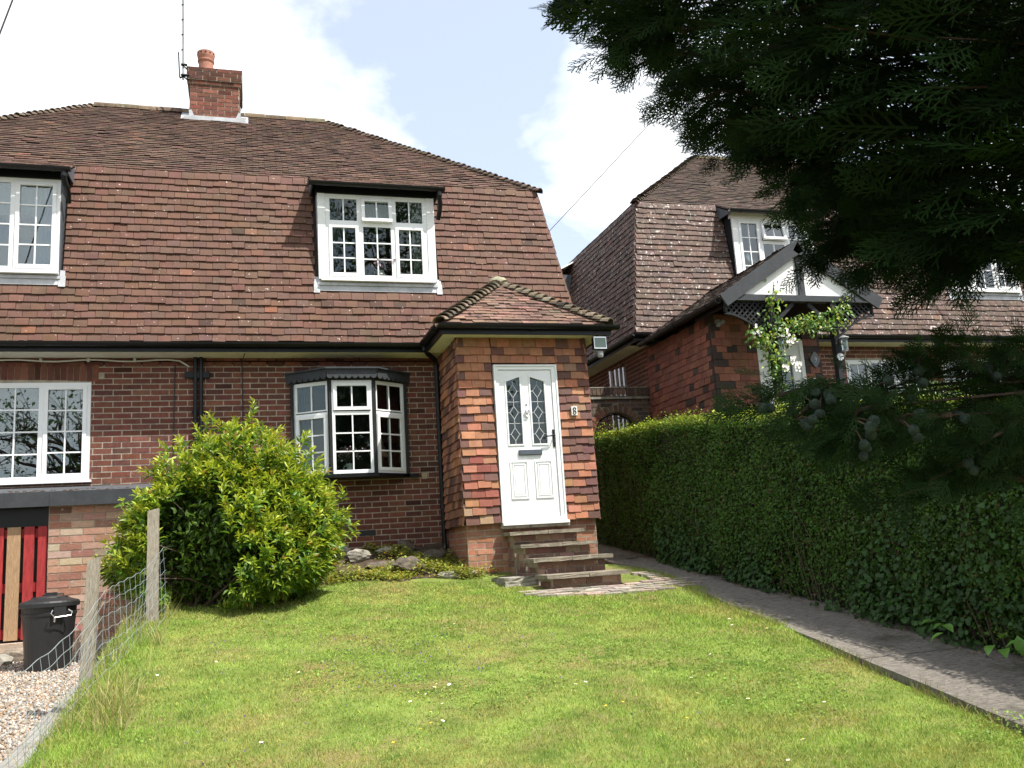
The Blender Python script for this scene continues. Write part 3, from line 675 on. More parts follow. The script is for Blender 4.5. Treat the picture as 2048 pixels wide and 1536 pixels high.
for x in np.arange(-6.5,-3.4,.55): g.box(x-.015,x+.015,-.048,-.0,2.54,2.585)
g.build('cable','whitecable',house)
# downpipe in the corner by the porch
g=MB(); g.tube([(-.02,-.45,2.68),(-.02,-.45,2.62),(.06,-.36,2.56),(.165,-.25,2.52),(.19,-.20,2.45),(.195,-.18,-.02)],.034,12)
for z in (2.42,1.4,.45): g.tube([(.194,-.183,z),(.195,-.18,z+.05)],.04,12)
g.tube([(.195,-.18,-.02),(.195,-.20,-.10),(.195,-.26,-.14)],.034,12); g.build('downpipe','black',house)
# ------------------------------------------------------------------ porch
PX0,PX1,PY=.26,1.98,-1.25
b=MB(); b.box(PX0,PX1,PY,PY+.11,-.75,.19); b.box(PX0,PX0+.11,PY+.11,0,-.75,.19); b.box(PX1-.11,PX1,PY+.11,0,-.75,.19)
pb=b.build('porch_base','mortar',house)
OB=[(.36,.155,.09),(.33,.15,.10),(.38,.18,.115),(.31,.14,.10)]
obc=lambda: rc(random.choice(OB),.12)
P=brickfield((PX0,PY,-.72),(1,0,0),(0,0,1),(0,-1,0),12,lambda v:(0,PX1-PX0),obc)+brickfield((PX0,0,-.72),(0,-1,0),(0,0,1),(-1,0,0),12,lambda v:(0,-PY),obc)+brickfield((PX1,PY,-.72),(0,1,0),(0,0,1),(1,0,0),12,lambda v:(0,-PY),obc)
emit(P,pb,'brick','base_bricks','brick','box',60)
b=MB()
b.box(PX0+.01,.70,PY+.01,PY+.06,.19,2.62); b.box(1.565,PX1-.01,PY+.01,PY+.06,.19,2.62); b.box(.70,1.565,PY+.01,PY+.06,2.215,2.62)
b.box(PX0+.01,PX0+.07,PY+.06,0,.19,2.62); b.box(PX1-.07,PX1-.01,PY+.06,0,.19,2.62)
pw=b.build('porch_wall','under',house)
ORG=(.34,.147,.082); PUR=(.128,.060,.049); RED=(.22,.068,.048); SAND=(.25,.165,.10)
def hcol(i,u,e):
    u0,u1,a,b_=e; x=u+.215
    edge=(u0-a<.02 or b_-u1<.02)
    r=random.random()
    if i>=19: base=PUR if (edge or r<.13) else ORG
    elif x<.72:
        if 2<=i<=7 and .34<x<.70 and r<.62: base=RED
        elif i<2: base=SAND if r<.35 else (ORG if r<.65 else PUR)
        elif edge: base=PUR if r<.88 else ORG
        elif x>.54: base=PUR if (i%2 and r<.85) or r<.15 else ORG
        else: base=ORG if r<.82 else PUR
    else:
        if edge: base=PUR if r<.75 else ORG
        elif x<1.76: base=PUR if (i%2 and r<.8) or r<.2 else ORG
        else: base=ORG if r<.66 else (SAND if r<.72 else PUR)
    return rc(base,.10)
FG=.1085; ROWS=22
fz0=.175; Vf=V3((0,.018,1)); Vf/=np.linalg.norm(Vf); Nf=np.cross((1,0,0),Vf)
def frng(v): return (0,1.81)
def sk(u,v): x=u+.215; return False
P=[]
for a0,a1,r0,r1 in ((0,.478,0,ROWS),(1.352,1.81,0,ROWS),(.478,1.352,19,ROWS)):
    F=tilefield((.215,PY-.052,fz0),(1,0,0),Vf,Nf,ROWS,FG,.178,lambda v,a0=a0,a1=a1:(a0,a1),lambda i,u,e,a0=a0,a1=a1:hcol(i,u,(e[0],e[1],0,1.81)),tail=.034,th=.018,jit=1.2)
    P+=[p for p in F if r0-.3<=(p[0][2]-fz0)/FG<r1+.5]
SIDEC=lambda i,u,e: rc(random.choice((ORG,ORG,PUR,(.25,.12,.075))),.12)
P+=tilefield((.228,0,fz0),(0,-1,0),V3((.012,0,1))/np.linalg.norm((.012,0,1)),(-1,0,.012),ROWS,FG,.178,lambda v:(0,1.29),SIDEC,tail=.032,th=.018)
P+=tilefield((2.01,PY-.045,fz0),(0,1,0),V3((-.01,0,1))/np.linalg.norm((-.01,0,1)),(1,0,.01),ROWS,FG,.178,lambda v:(0,1.29),SIDEC,tail=.032,th=.018)
emit(P,pw,'hanging_tile','hanging_tiles','hang','tile',300)
# porch roof
AP=V3((1.13,-.32,3.62)); EY,EZ=-1.52,2.705; EX0,EX1=0.,2.26
b=MB(); dn=V3((0,0,-.02))
b.prism([(EX0,EY,EZ-.01),(EX1,EY,EZ-.01),AP-V3((0,0,.01))],dn); b.prism([(EX0,EY,EZ-.01),AP-V3((0,0,.01)),(1.13,-.1,3.61),(EX0,-.1,EZ-.01)],dn); b.prism([(EX1,EY,EZ-.01),AP-V3((0,0,.01)),(1.13,-.1,3.61),(EX1,-.1,EZ-.01)],dn)
prf=b.build('porch_roof','under',house)
Lf=math.hypot(1.2,EZ-3.62); Ls=math.hypot(1.13,.915)
PC=lambda i,u,e: rc((.165,.10,.075),.2,.04)
P=tilefield((EX0,EY,EZ),(1,0,0),V3((0,1.2,.915))/Lf,V3((0,-.915,1.2))/Lf,15,Lf/15,.165,lambda v:(1.13*v/Lf,2.26-1.13*v/Lf),PC,tail=.022,jit=1.8)
P+=tilefield((EX0,-.2,EZ),(0,-1,0),V3((1.13,0,.915))/Ls,V3((-.915,0,1.13))/Ls,15,Ls/15,.165,lambda v:(.0,1.32-1.2*v/Ls),PC,tail=.022,jit=1.8)
P+=tilefield((EX1,EY,EZ),(0,1,0),V3((-1.13,0,.915))/Ls,V3((.915,0,1.13))/Ls,15,Ls/15,.165,lambda v:(1.2*v/Ls,1.32),PC,tail=.022,jit=1.8)
emit(P,prf,'porch_roof_tile','porch_roof_tiles','oldroof','tile',80)
bonnets(prf,(EX0-.03,EY-.03,EZ+.01),AP,16,(-.5,-.5,1),col=(.15,.12,.085),ln=.21,lift=.008); bonnets(prf,(EX1+.03,EY-.03,EZ+.01),AP,16,(.5,-.5,1),col=(.15,.12,.085),ln=.21,lift=.008)
b=MB(); b.lathe([(.16,-.08),(.15,0),(.11,.05),(.05,.075),(.0,.08)],AP+V3((0,.02,.03)),9); b.build('hip_cap','flaunch',prf,smooth=True)
b=MB(); b.prism([(1.05,-.33,3.60),(1.13,-.33,3.68),(1.21,-.33,3.60)],(0,.25,0)); b.build('ridge_tile','bonnet',prf)
g=MB(); gutter(g,(-.06,EY-.045,EZ-.015),(2.40,EY-.045,EZ-.015)); g.build('gutter','black',house)
b=MB(); b.box(EX0+.02,2.30,EY+.004,EY+.024,EZ-.135,EZ-.012); b.box(EX0+.0,EX0+.02,EY+.004,-.40,EZ-.135,EZ-.012); b.box(2.24,2.26,EY+.03,-.40,EZ-.135,EZ-.012); b.build('fascia','black',house)
b=MB(); b.box(EX0+.022,2.238,EY+.026,PY+.02,EZ-.118,EZ-.10); b.box(EX0+.022,PX0+.02,PY+.021,-.36,EZ-.118,EZ-.10); b.box(PX1-.02,2.238,PY+.021,-.36,EZ-.118,EZ-.10); b.build('soffit','cream',house)
# ------------------------------------------------------------------ front door
DX,DZ=.703,.182; DY=PY-.075
fr=FRONT(DX,DY,DZ)
b=MB(); b.lbox(fr,0,.062,.0,2.03,-.09,0); b.lbox(fr,.785,.86,.0,2.03,-.09,0); b.lbox(fr,.062,.785,1.965,2.03,-.09,-.001); b.lbox(fr,.062,.785,0,.05,-.09,-.002); b.lbox(fr,-.0,.88,-.035,.0,-.06,.05)
b.lbox(fr,.0,.02,.0,2.03,0,.012); b.lbox(fr,.84,.86,.0,2.03,0,.012); b.lbox(fr,.02,.84,2.01,2.03,0,.0115)
door=b.build('front_door','upvc',house)
# leaf with peaked glazed openings
def leaf_poly(u0,u1,v0,vo,vi,inner_right):
    return [(u0,v0),(u1,v0),(u1,vi if inner_right else vo),(u0,vo if inner_right else vi)]
gl=[(.161,.345,.99,1.805,1.875,True),(.486,.677,.99,1.805,1.875,False)]
b=MB(); n0,n1=-.06,-.016
b.lbox(fr,.066,.161,.055,1.96,n0,n1); b.lbox(fr,.345,.486,.055,1.96,n0,n1); b.lbox(fr,.677,.781,.055,1.96,n0,n1)
O,U_,V_,N_=fr; pt=lambda u,v,n:O+U_*u+V_*v+N_*n
for (u0,u1,v0,vo,vi,ir) in gl:
    b.lbox(fr,u0,u1,.055,v0,n0,n1)
    a,c=(vo,vi) if ir else (vi,vo)
    b.prism([pt(u0,a,n0),pt(u1,c,n0),pt(u1,1.96,n0),pt(u0,1.96,n0)],N_*(n1-n0))
leaf=b.build('door_leaf','upvc',door)
for (u0,u1,v0,vo,vi,ir) in gl:
    a,c=(vo,vi) if ir else (vi,vo); s=.018
    b=MB(); b.lbox(fr,u0-s,u1+s,v0-s,v0,-.02,-.006); b.lbox(fr,u0-s,u0,v0,a,-.02,-.006); b.lbox(fr,u1,u1+s,v0,c,-.02,-.006)
    b.prism([pt(u0-s,a,-.02),pt(u1+s,c,-.02),pt(u1+s,c+s,-.02),pt(u0-s,a+s,-.02)],N_*.0135); b.build('panel_moulding','upvc',door)
    b=MB(); b.prism([pt(u0,v0,-.045),pt(u1,v0,-.045),pt(u1,c,-.045),pt(u0,a,-.045)],N_*.006); b.build('pane',GLASS,door)
    b=MB(); um=(u0+u1)/2; H=(vo-v0+.03)/3; w2=(u1-u0)/2; tw=.006
    def seg(p,q):
        d=V3(q)-V3(p); L=np.linalg.norm(d); d/=L; e=V3((-d[1],d[0])); 
        A=[p+e*tw/2,p-e*tw/2,q-e*tw/2,q+e*tw/2]; b.prism([pt(x[0],x[1],-.0385) for x in A],N_*.004)
    for k in range(3):
        c0=v0+H*(k+.5)-.01; hd=H*.30
        T_=V3((um,c0+hd)); B_=V3((um,c0-hd)); L_=V3((um-w2*.62,c0+.0)); R_=V3((um+w2*.62,c0+.0))
        for p,q in ((T_,L_),(L_,B_),(B_,R_),(R_,T_)): seg(p,q)
        seg(L_,V3((u0,c0))); seg(R_,V3((u1,c0)))
        if k<2: seg(V3((u0,v0+H*(k+1)-.01)),V3((u1,v0+H*(k+1)-.01)))
        seg(T_,V3((um,min(c0+H*.5,(vo+vi)/2-.005)))); seg(B_,V3((um,max(c0-H*.5,v0))))
    b.build('lead_came','leadcame',door)
for u0,u1 in ((.15,.385),(.48,.715)):
    v0,v1=.29,.77; b=MB()
    for e,nn in ((0,-.004),(.035,-.006)):
        s=.014
        b.lbox(fr,u0+e,u1-e,v0+e,v0+e+s,-.018,nn); b.lbox(fr,u0+e,u1-e,v1-e-s,v1-e,-.018,nn); b.lbox(fr,u0+e,u0+e+s,v0+e+s,v1-e-s,-.018,nn-.001); b.lbox(fr,u1-e-s,u1-e,v0+e+s,v1-e-s,-.018,nn-.001)
    b.lbox(fr,u0+.06,u1-.06,v0+.06,v1-.06,-.018,-.009); b.build('door_panel','upvc',door)
b=MB(); b.lbox(fr,.275,.585,.845,.912,-.018,.006); b.lbox(fr,.285,.575,.852,.905,.006,.012); b.build('letterplate','letterbox',door)
b=MB(); b.lathe([(.022,0),(.024,.012),(.010,.016)],pt(.417,1.43,-.016),10,ax=(U_,V_,N_)); b.tube([pt(.417+.034*math.sin(t),1.395-.045*math.cos(t)+.0,.008) for t in np.linspace(-2.6,2.6,15)],.0065,6); b.lathe([(.012,0),(.012,.012)],pt(.417,1.345,-.016),8,ax=(U_,V_,N_))
b.lathe([(.026,0),(.026,.02),(.018,.026)],pt(.417,1.405,-.014),10,ax=(U_,V_,N_)); b.build('knocker','steel',door)
b=MB(); b.lathe([(.011,0),(.012,.006)],pt(.417,1.50,-.016),10,ax=(U_,V_,N_)); b.build('spyhole','letterbox',door)
b=MB(); b.lbox(fr,.748,.774,.94,1.17,-.016,-.006); b.tube([pt(.761,1.085,-.01),pt(.761,1.085,.045),pt(.745,1.083,.052),pt(.645,1.075,.052)],.009,8); b.lathe([(.011,0),(.011,.008)],pt(.761,1.0,-.008),8,ax=(U_,V_,N_)); b.build('handle','black',door)
b=MB(); b.box(DX-.02,DX+.89,PY-.09,PY,.11,.146); b.build('threshold','stone',house)
# number 8 sign
fs=FRONT(1.73,PY-.092,1.53)
t=thing('house_number_sign','small white plate with a curly black figure eight beside the white door','sign',(1.77,PY-.09,1.53))
b=MB(); b.lbox(fs,0,.078,0,.118,-.03,0); b.build('plate','white8',t)
b=MB(); O8=fs[0]; q=lambda u,v:O8+fs[1]*u+fs[2]*v+fs[3]*.003
b.tube([q(.039+.019*math.sin(a),.035-.022*math.cos(a)) for a in np.linspace(0,2*math.pi,17)],.0062,6); b.tube([q(.039+.017*math.sin(a)*(1.15 if math.cos(a)<0 else .95),.082-.020*math.cos(a)) for a in np.linspace(.5,2*math.pi+.2,17)],.0055,6); b.build('figure','black',t)
# floodlight on the porch corner
t=thing('security_light','black floodlight with green tinted glass and sensor on the porch eave corner','light',(2.14,-1.48,2.45))
b=MB(); b.box(2.055,2.225,-1.50,-1.42,2.39,2.55); b.box(2.12,2.16,-1.42,-1.3,2.42,2.60); b.build('housing','black',t)
b=MB(); b.box(2.052,2.228,-1.512,-1.498,2.535,2.552); b.box(2.052,2.228,-1.512,-1.498,2.388,2.402); b.box(2.052,2.062,-1.512,-1.498,2.402,2.535); b.box(2.218,2.228,-1.512,-1.498,2.402,2.535); b.build('bezel','steel',t)
b=MB(); b.box(2.062,2.218,-1.506,-1.500,2.402,2.535); b.build('lens','floodglass',t)
b=MB(); b.box(2.10,2.17,-1.44,-1.36,2.36,2.39); b.lathe([(.0,-.055),(.035,-.045),(.042,-.02),(.042,.03)],(2.155,-1.45,2.33),12); b.build('sensor','sensor',t,smooth=False)
# side downpipe behind the porch
g=MB(); g.tube([(2.30,-.42,2.62),(2.30,-.42,2.56),(2.16,-.30,2.38),(2.05,-.2,2.30),(2.05,-.2,-.5)],.034,10); g.build('downpipe','black',house)
# ------------------------------------------------------------------ chimney
CHX0,CHX1,CHY0,CHY1=-3.24,-2.44,2.58,3.42
b=MB(); b.box(CHX0,CHX1,CHY0,CHY1,6.9,8.235); b.box(CHX0-.045,CHX1+.045,CHY0-.045,CHY1+.045,8.00,8.20); b.box(CHX0-.02,CHX1+.02,CHY0-.02,CHY1+.02,7.93,8.0)
ch=b.build('chimney','mortar',house)
CB=[(.19,.072,.05),(.21,.085,.058),(.15,.065,.047),(.17,.075,.053)]
cc=lambda: rc(random.choice(CB),.14,.10)
P=[]
def ring(x0,x1,y0,y1,z0,rows,ph=0.):
    global P
    P+=brickfield((x0,y0,z0),(1,0,0),(0,0,1),(0,-1,0),rows,lambda v:(0,x1-x0),cc,ph=ph,proud=.007); P+=brickfield((x1,y0,z0),(0,1,0),(0,0,1),(1,0,0),rows,lambda v:(0,y1-y0),cc,ph=ph,proud=.007); P+=brickfield((x0,y1,z0),(0,-1,0),(0,0,1),(-1,0,0),rows,lambda v:(0,y1-y0),cc,ph=ph,proud=.007)
ring(CHX0,CHX1,CHY0,CHY1,7.03,12); ring(CHX0-.02,CHX1+.02,CHY0-.02,CHY1+.02,7.93,1,.06); ring(CHX0-.045,CHX1+.045,CHY0-.045,CHY1+.045,8.005,3,.03-.0); 
P=[(p[0],p[1],p[2],p[3],p[4] if p[0][2]<7.99 else tuple(c*.62 for c in p[4])) for p in P]
emit(P,ch,'chimney_brick','chimney_bricks','chbrick','box',90)
b=MB(); b.add([(CHX0-.05,CHY0-.05,8.225),(CHX1+.05,CHY0-.05,8.225),(CHX1+.05,CHY1+.05,8.225),(CHX0-.05,CHY1+.05,8.225),(CHX0+.08,CHY0+.08,8.30),(CHX1-.1,CHY0+.08,8.275),(CHX1-.1,CHY1-.1,8.28),(CHX0+.08,CHY1-.1,8.30)],[(3,2,1,0),(4,5,6,7),(0,1,5,4),(1,2,6,5),(2,3,7,6),(3,0,4,7)]); b.build('flaunching','flaunch',ch)
b=MB(); b.lathe([(.15,0),(.145,.05),(.125,.08),(.122,.30),(.138,.312),(.142,.335),(.13,.35),(.145,.41),(.15,.49),(.135,.495),(.12,.40),(.08,.1)],(-3.0,3.0,8.27),22); pot=b.build('chimney_pot','terracotta',ch,smooth=False)
for k in range(12):
    a=k*math.pi/6; d=V3((math.cos(a),math.sin(a),0)); b=MB(); b.lathe([(.013,0),(.013,.008)],V3((-3.0,3.0,8.27+.45))+d*.145,7,ax=(V3((-d[1],d[0],0)),V3((0,0,1)),d)); b.build('pot_hole','black',ch)
b=MB(); fz=lambda y:ZB+(y-YB)*(ZR-ZB)/(YR-YB)
b.box(CHX0-.10,CHX1+.10,CHY0-.075,CHY0-.012,fz(CHY0)-.05,fz(CHY0)+.045)
b.prism([(CHX0-.012,CHY0-.012,fz(CHY0)-.02),(CHX0+.10,CHY0-.012,fz(CHY0)-.02),(CHX0+.03,CHY0-.012,fz(CHY0)+.17),(CHX0-.012,CHY0-.012,fz(CHY0)+.17)],(0,-.006,0))
b.prism([(CHX1+.012,CHY0-.012,fz(CHY0)-.02),(CHX1-.10,CHY0-.012,fz(CHY0)-.02),(CHX1-.02,CHY0-.012,fz(CHY0)+.17),(CHX1+.012,CHY0-.012,fz(CHY0)+.17)],(0,-.006,0))
for s,x in ((-1,CHX0-.012),(1,CHX1+.012)):
    b.prism([(x,CHY0,fz(CHY0)-.03),(x,CHY0,fz(CHY0)+.17),(x,YR,ZR+.17),(x,YR,ZR-.05)],(s*.006,0,0)); b.obox((x,CHY0-.06,fz(CHY0-.06)+.02),(s*.13,0,0),(0,YR-CHY0+.06,(YR-CHY0+.06)*(ZR-ZB)/(YR-YB)),(0,0,.012))
b.build('flashing','lead',ch)
t=thing('aerial_mast','tall thin aluminium aerial mast strapped to the brick chimney stack','aerial',(-3.36,2.55,8.0))
b=MB(); b.tube([(-3.345,2.52,7.96),(-3.365,2.52,11.6)],.016,8); b.build('mast',mat('dull_aluminium',(.33,.34,.35),.5,.1,9.,0,40,.4),t)
b=MB(); b.tube([(-3.31,2.51,7.9),(-3.325,2.50,8.3),(-3.345,2.50,11.6)],.005,5); b.build('cable','whitecable',t)
b=MB(); 
for z in (8.03,8.22): b.box(-3.38,-3.28,2.48,2.53,z,z+.02); b.tube([(-3.36,2.50,z),(-3.28,2.54,z-.05),(-3.26,2.60,z-.02)],.012,6)
for z in np.arange(8.5,11.5,.28): b.tube([(-3.358,2.52,z),(-3.358,2.52,z+.02)],.020,8)
b.tube([(-3.40,2.50,8.0),(-3.42,2.50,8.45)],.012,6); b.tube([(-3.40,2.50,7.98),(-3.25,2.52,8.06)],.014,6); b.build('bracket','black',t)
# overhead cables
tag(MB().tube([tuple(V3((2.45,1.8,4.98))+(V3((9.5,-9.,12.5))-V3((2.45,1.8,4.98)))*s-V3((0,0,.5*s*(1-s)))) for s in np.linspace(0,1,24)],.0055,5).build('overhead_cable',mat('grey_cable',(.10,.10,.11),.6,.05)),'thin dark cable rising from behind the right hip of the house towards the conifer','cable')
tag(MB().tube([(-5.6,-2,3.6),(-4.974,-2.,5.88),(-4.864,-2.,6.295),(-4.0,-2.,9.4)],.010,5).build('overhead_cable','cable'),'short length of cable crossing the top left corner of the sky','cable')
# ------------------------------------------------------------------ steps
st=thing('entrance_steps','four worn brick and stone slab steps climbing to the white front door','steps',(1.2,-2.2,-.64))
STEP=[(.06,-1.62),(-.10,-2.02),(-.268,-2.44),(-.45,-2.86)]
SB=[(.27,.17,.12),(.23,.13,.10),(.30,.20,.15),(.20,.12,.095)]
for i,(z,y) in enumerate(STEP):
    x0,x1=.78+.012*i,1.60+.012*i; zb=(STEP[i+1][0]-.01 if i<3 else -.80); yb=-1.27
    b=MB(); b.box(x0,x1,y+.09,(STEP[i-1][1]+.05) if i else yb,-.85,z-.046); r=b.build('riser','mortar',st)
    rows=int(math.ceil((z-.046-zb)/.078)); zz=z-.046-rows*.078
    P=brickfield((x0,y+.09,zz),(1,0,0),(0,0,1),(0,-1,0),rows,lambda v:(0,x1-x0),lambda: rc(random.choice(SB),.16,.08),bl=.19,bh=.078,proud=.012,j=.011,stag=.085,ph=.04*i)
    P+=brickfield((x0,(STEP[i-1][1]+.05) if i else yb,-.83),(0,-1,0),(0,0,1),(-1,0,0),int((z-.05+.83)/.078),lambda v:(0,((STEP[i-1][1]+.05) if i else yb)-(y+.09)),lambda: rc(random.choice(SB),.16,.08),bl=.21,bh=.078,proud=.01)
    emit(P,r,'brick','riser_bricks','pbrick','box',40)
    # two slabs per tread, edges uneven
    xm=x0+.42+.03*math.sin(i*2.); yk=(STEP[i-1][1]+.03) if i else -1.275
    for a,c in ((x0-.075,xm-.003),(xm+.003,x1+.075)):
        me=bmesh.new(); b=MB(); b.box(a,c,y,yk,z-.044,z)
        o=b.build('tread_slab','slab',st)
        bm=bmesh.new(); bm.from_mesh(o.data); bmesh.ops.subdivide_edges(bm,edges=bm.edges[:],cuts=3,use_grid_fill=True)
        for v in bm.verts:
            v.co.z+=.0015*math.sin(v.co.x*23+i*3)+random.gauss(0,.0007); v.co.y+=.003*math.sin(v.co.x*11+i)+random.gauss(0,.0012)
            v.co.x+=random.gauss(0,.0015)
        bm.to_mesh(o.data); bm.free()
# pavers at the foot of the steps
pat=bpy.data.objects.new('patio',None); COL.objects.link(pat); pat['kind']='structure'; pat.location=(1.3,-3.0,-.66)
P=[]
PV=[(.30,.25,.21),(.34,.27,.23),(.26,.22,.19),(.36,.31,.26)]
for r in range(5):
    y=-3.30+.105*r; x=.42+(.10 if r%2 else 0)
    while x<2.55:
        jit=random.gauss(0,.004)
        drop=(x<.85 and (r<1 or random.random()<.35)) or (x>1.98 and r<1) or (1.86<x<2.0 and r<3) or (x>2.3)
        if not drop:
            zc=float(lawn_z(x,y))+.020+random.gauss(0,.003)
            a=random.gauss(0,.02); U=V3((math.cos(a)*.196,math.sin(a)*.196,random.gauss(0,.003))); V=V3((-math.sin(a)*.096,math.cos(a)*.096,.012))
            P.append((V3((x,y+jit,zc-.05)),U,V,V3((0,0,.05)),rc(random.choice(PV),.14)))
        x+=.203
for (x,y) in ((2.02,-2.70),(2.02,-2.82),(2.04,-2.58),(2.02,-2.46),(1.98,-2.34)):
    P.append((V3((x,y,float(lawn_z(x,y))-.02)),V3((.196,0,0)),V3((0,.098,.012)),V3((0,0,.05)),rc(random.choice(PV),.14)))
emit(P,pat,'paver','pavers','paver','box',120)
# ------------------------------------------------------------------ garage on the lower level
ga=thing('garage','low pale brick garage with dark flat roof and patched red door beside the drive','garage',(-5.5,-1.0,-1.05))
GY=-1.30; b=MB()
MB().box(-9.,-6.4,GY,GY+.12,-1.1,.72).build('garage_wall','pmortar',ga); b.box(-4.46,-3.46,GY,GY+.12,-1.1,.72); b.box(-3.58,-3.46,GY+.12,-.001,-1.1,.72); gw=b.build('garage_wall','pmortar',ga)
GB=[(.40,.235,.17),(.36,.19,.14),(.44,.32,.24),(.41,.27,.20),(.33,.165,.12)]
P=brickfield((-4.46,GY,-1.06),(1,0,0),(0,0,1),(0,-1,0),22,lambda v:(0,1.0),lambda: rc(random.choice(GB),.14,.03),bl=.232,bh=.080,proud=.006,j=.012,stag=.116)
P+=brickfield((-3.46,GY,-1.06),(0,1,0),(0,0,1),(1,0,0),22,lambda v:(0,1.29),lambda: rc(random.choice(GB),.14,.03),bl=.232,bh=.080,proud=.006,j=.012,stag=.116)
emit(P,gw,'brick','side_bricks','pbrick','box',130)
b=MB(); b.add([(-9,GY-.085,.775),(-3.28,GY-.085,.775),(-3.28,-.012,.955),(-9,-.012,.955),(-9,GY-.085,.72),(-3.28,GY-.085,.72),(-3.28,-.012,.70),(-9,-.012,.70)],[(0,1,2,3),(7,6,5,4),(4,5,1,0),(5,6,2,1),(3,2,6,7),(7,4,0,3)]); b.build('flat_roof',mat('roof_felt',(.075,.08,.088),.9,.25,6.,.5,60.,.2),ga)
for a,c in ((-9,-6.3),(-6.297,-4.443),(-4.44,-3.27)):
    b=MB(); b.box(a,c,GY-.11,GY-.087,.625,.785); b.build('fascia','greywood',ga)
b=MB(); b.box(-6.4,-4.46,GY+.02,GY+.10,.42,.72); b.build('lintel','black',ga)
b=MB(); b.box(-6.4,-4.46,GY+1.2,GY+1.28,-1.1,.72); b.build('garage_back','room',ga)
b=MB(); b.box(-6.4,-4.47,GY+.06,GY+.075,-.80,.42); dr=b.build('garage_door','under',ga)
pl=[(-4.565,-4.475,'redwood',0),(-4.70,-4.60,'redwood',1),(-4.865,-4.735,'rawwood',1),(-5.02,-4.90,'redwood',1),(-5.17,-5.05,'rawwood',0),(-5.32,-5.20,'redwood',1),(-5.47,-5.35,'redwood',0)]
for a,c,m,k in pl:
    b=MB(); b.box(a,c,GY+.025-.012*k,GY+.045-.012*k,-.79+.02*random.random(),.42); b.build('plank',m,dr)
for z in (-.76,-.28,.30):
    b=MB(); b.box(-5.5,-4.472,GY+.046,GY+.058,z,z+.10); b.build('batten','redwood',dr)
for k,(z0,z1) in enumerate(((-.885,-.80),(-.97,-.89))):
    b=MB(); b.box(-6.2,-4.20+.0*k,GY-.14-.02*k,GY+.02,z0,z1); b.build('sleeper','sleeper',ga)
b=MB(); b.box(-4.2,-3.5,GY-.10,GY-.005,-.93,-.84); b.build('sleeper','sleeper',ga)
# debris on the garage roof: a few moss cushions
b=MB()
for k in range(60):
    x=random.uniform(-6,-3.7); y=random.uniform(-1.36,-.8); z=.775+(y+1.385)*.131; r=random.uniform(.01,.028); b.lathe([(r,0),(r*.8,r*.4),(0.001,r*.6)],(x,y,z),6)
b.build('moss',mat('dry_moss',(.07,.045,.03),.95,.3,20.),ga,kind='stuff')
# ------------------------------------------------------------------ dustbin
bn=thing('dustbin','black plastic dustbin with lid and wire clip handles on the gravel','bin',(-4.215,-2.42,-1.0))
BC=V3((-4.215,-2.42,-1.005)); b=MB(); b.lathe([(.195,0),(.20,.01),(.212,.20),(.232,.45),(.243,.60),(.245,.605)],BC,32)
b.lathe([(.236,.50),(.243,.505),(.246,.53),(.240,.535)],BC,32); b.build('body','binp',bn,smooth=False)
b=MB(); b.lathe([(.262,.585),(.268,.59),(.268,.625),(.255,.640),(.15,.672),(.14,.682),(.05,.690),(.001,.692)],BC,32); lid=b.build('lid','binp',bn)
b=MB(); b.box(BC[0]-.05,BC[0]+.05,BC[1]+.04,BC[1]+.1,-.32,-.285)
b.obox(BC+V3((-.16,-.03,.662)),(.32,0,0),(0,.05,0),(0,0,.02)); b.obox(BC+V3((-.11,-.13,.655)),(.22,0,0),(0,.035,.004),(0,0,.018)); b.build('lid_rib','binp',lid)
b=MB(); b.tube([BC+V3((-.10,.16,.655)),BC+V3((-.09,.16,.70)),BC+V3((.09,.16,.70)),BC+V3((.10,.16,.655))],.009,6); b.build('lid_handle','binp',lid)
d=V3((.50,-.866,0)); e=V3((.866,.5,0)); b=MB(); c=BC+d*.245
b.obox(c-e*.055+V3((0,0,.50)),e*.11,d*.03,(0,0,.085)); b.build('clip','binp',bn)
b=MB(); c2=BC+d*.285
b.tube([c2+e*(-.07)+V3((0,0,.56)),c2+e*(-.085)+V3((0,0,.53)),c2+e*(-.05)+V3((0,0,.49)),c2+e*(.085)+d*.03+V3((0,0,.50)),c2+e*(.10)+d*.02+V3((0,0,.53)),c2+e*(.07)+V3((0,0,.555))],.006,6); b.tube([c2+e*(-.05)+V3((0,0,.49)),c2+e*(-.045)-d*.02+V3((0,0,.45))],.009,6); b.build('wire_handle','steel',bn)
# ------------------------------------------------------------------ wire fence with two posts
def rough_post(name,label,x,y,h,wd,lean,group,dp=.12):
    z=float(lawn_z(x,y))-dp; b=MB(); n=10; vs=[]
    for i in range(n+1):
        t=i/n; c=V3((x+lean[0]*t,y+lean[1]*t,z+(h+dp)*t)); k=wd*(1-.06*t)
        for (sx,sy) in ((-1,-1),(1,-1),(1,1),(-1,1)):
            vs.append(c+V3((sx*k/2*(1+random.gauss(0,.02)),sy*k/2*(1+random.gauss(0,.02)),(.012*sx if i==n else 0))))
    fs=[(i*4+j,i*4+(j+1)%4,(i+1)*4+(j+1)%4,(i+1)*4+j) for i in range(n) for j in range(4)]+[(n*4,n*4+1,n*4+2,n*4+3)]
    b.add(vs,fs); o=b.build(name,'wood'); return tag(o,label,'post',group)
rough_post('fence_post','taller grey wooden fence post standing against the big leafy shrub',-3.24,-2.85,1.06,.105,(.0,0),'wire fence posts')
rough_post('fence_post','shorter weathered grey fence post leaning in front of the drive gravel',-3.50,-4.95,.86,.085,(.05,0),'wire fence posts',.30)
nf=thing('wire_fence','sagging galvanised wire mesh fence between the lawn and the gravel drive','fence',(-3.4,-5,-.9))
MB().box(-3.845,-3.755,-8.945,-8.855,-1.75,-.45).build('end_post','wood',nf)
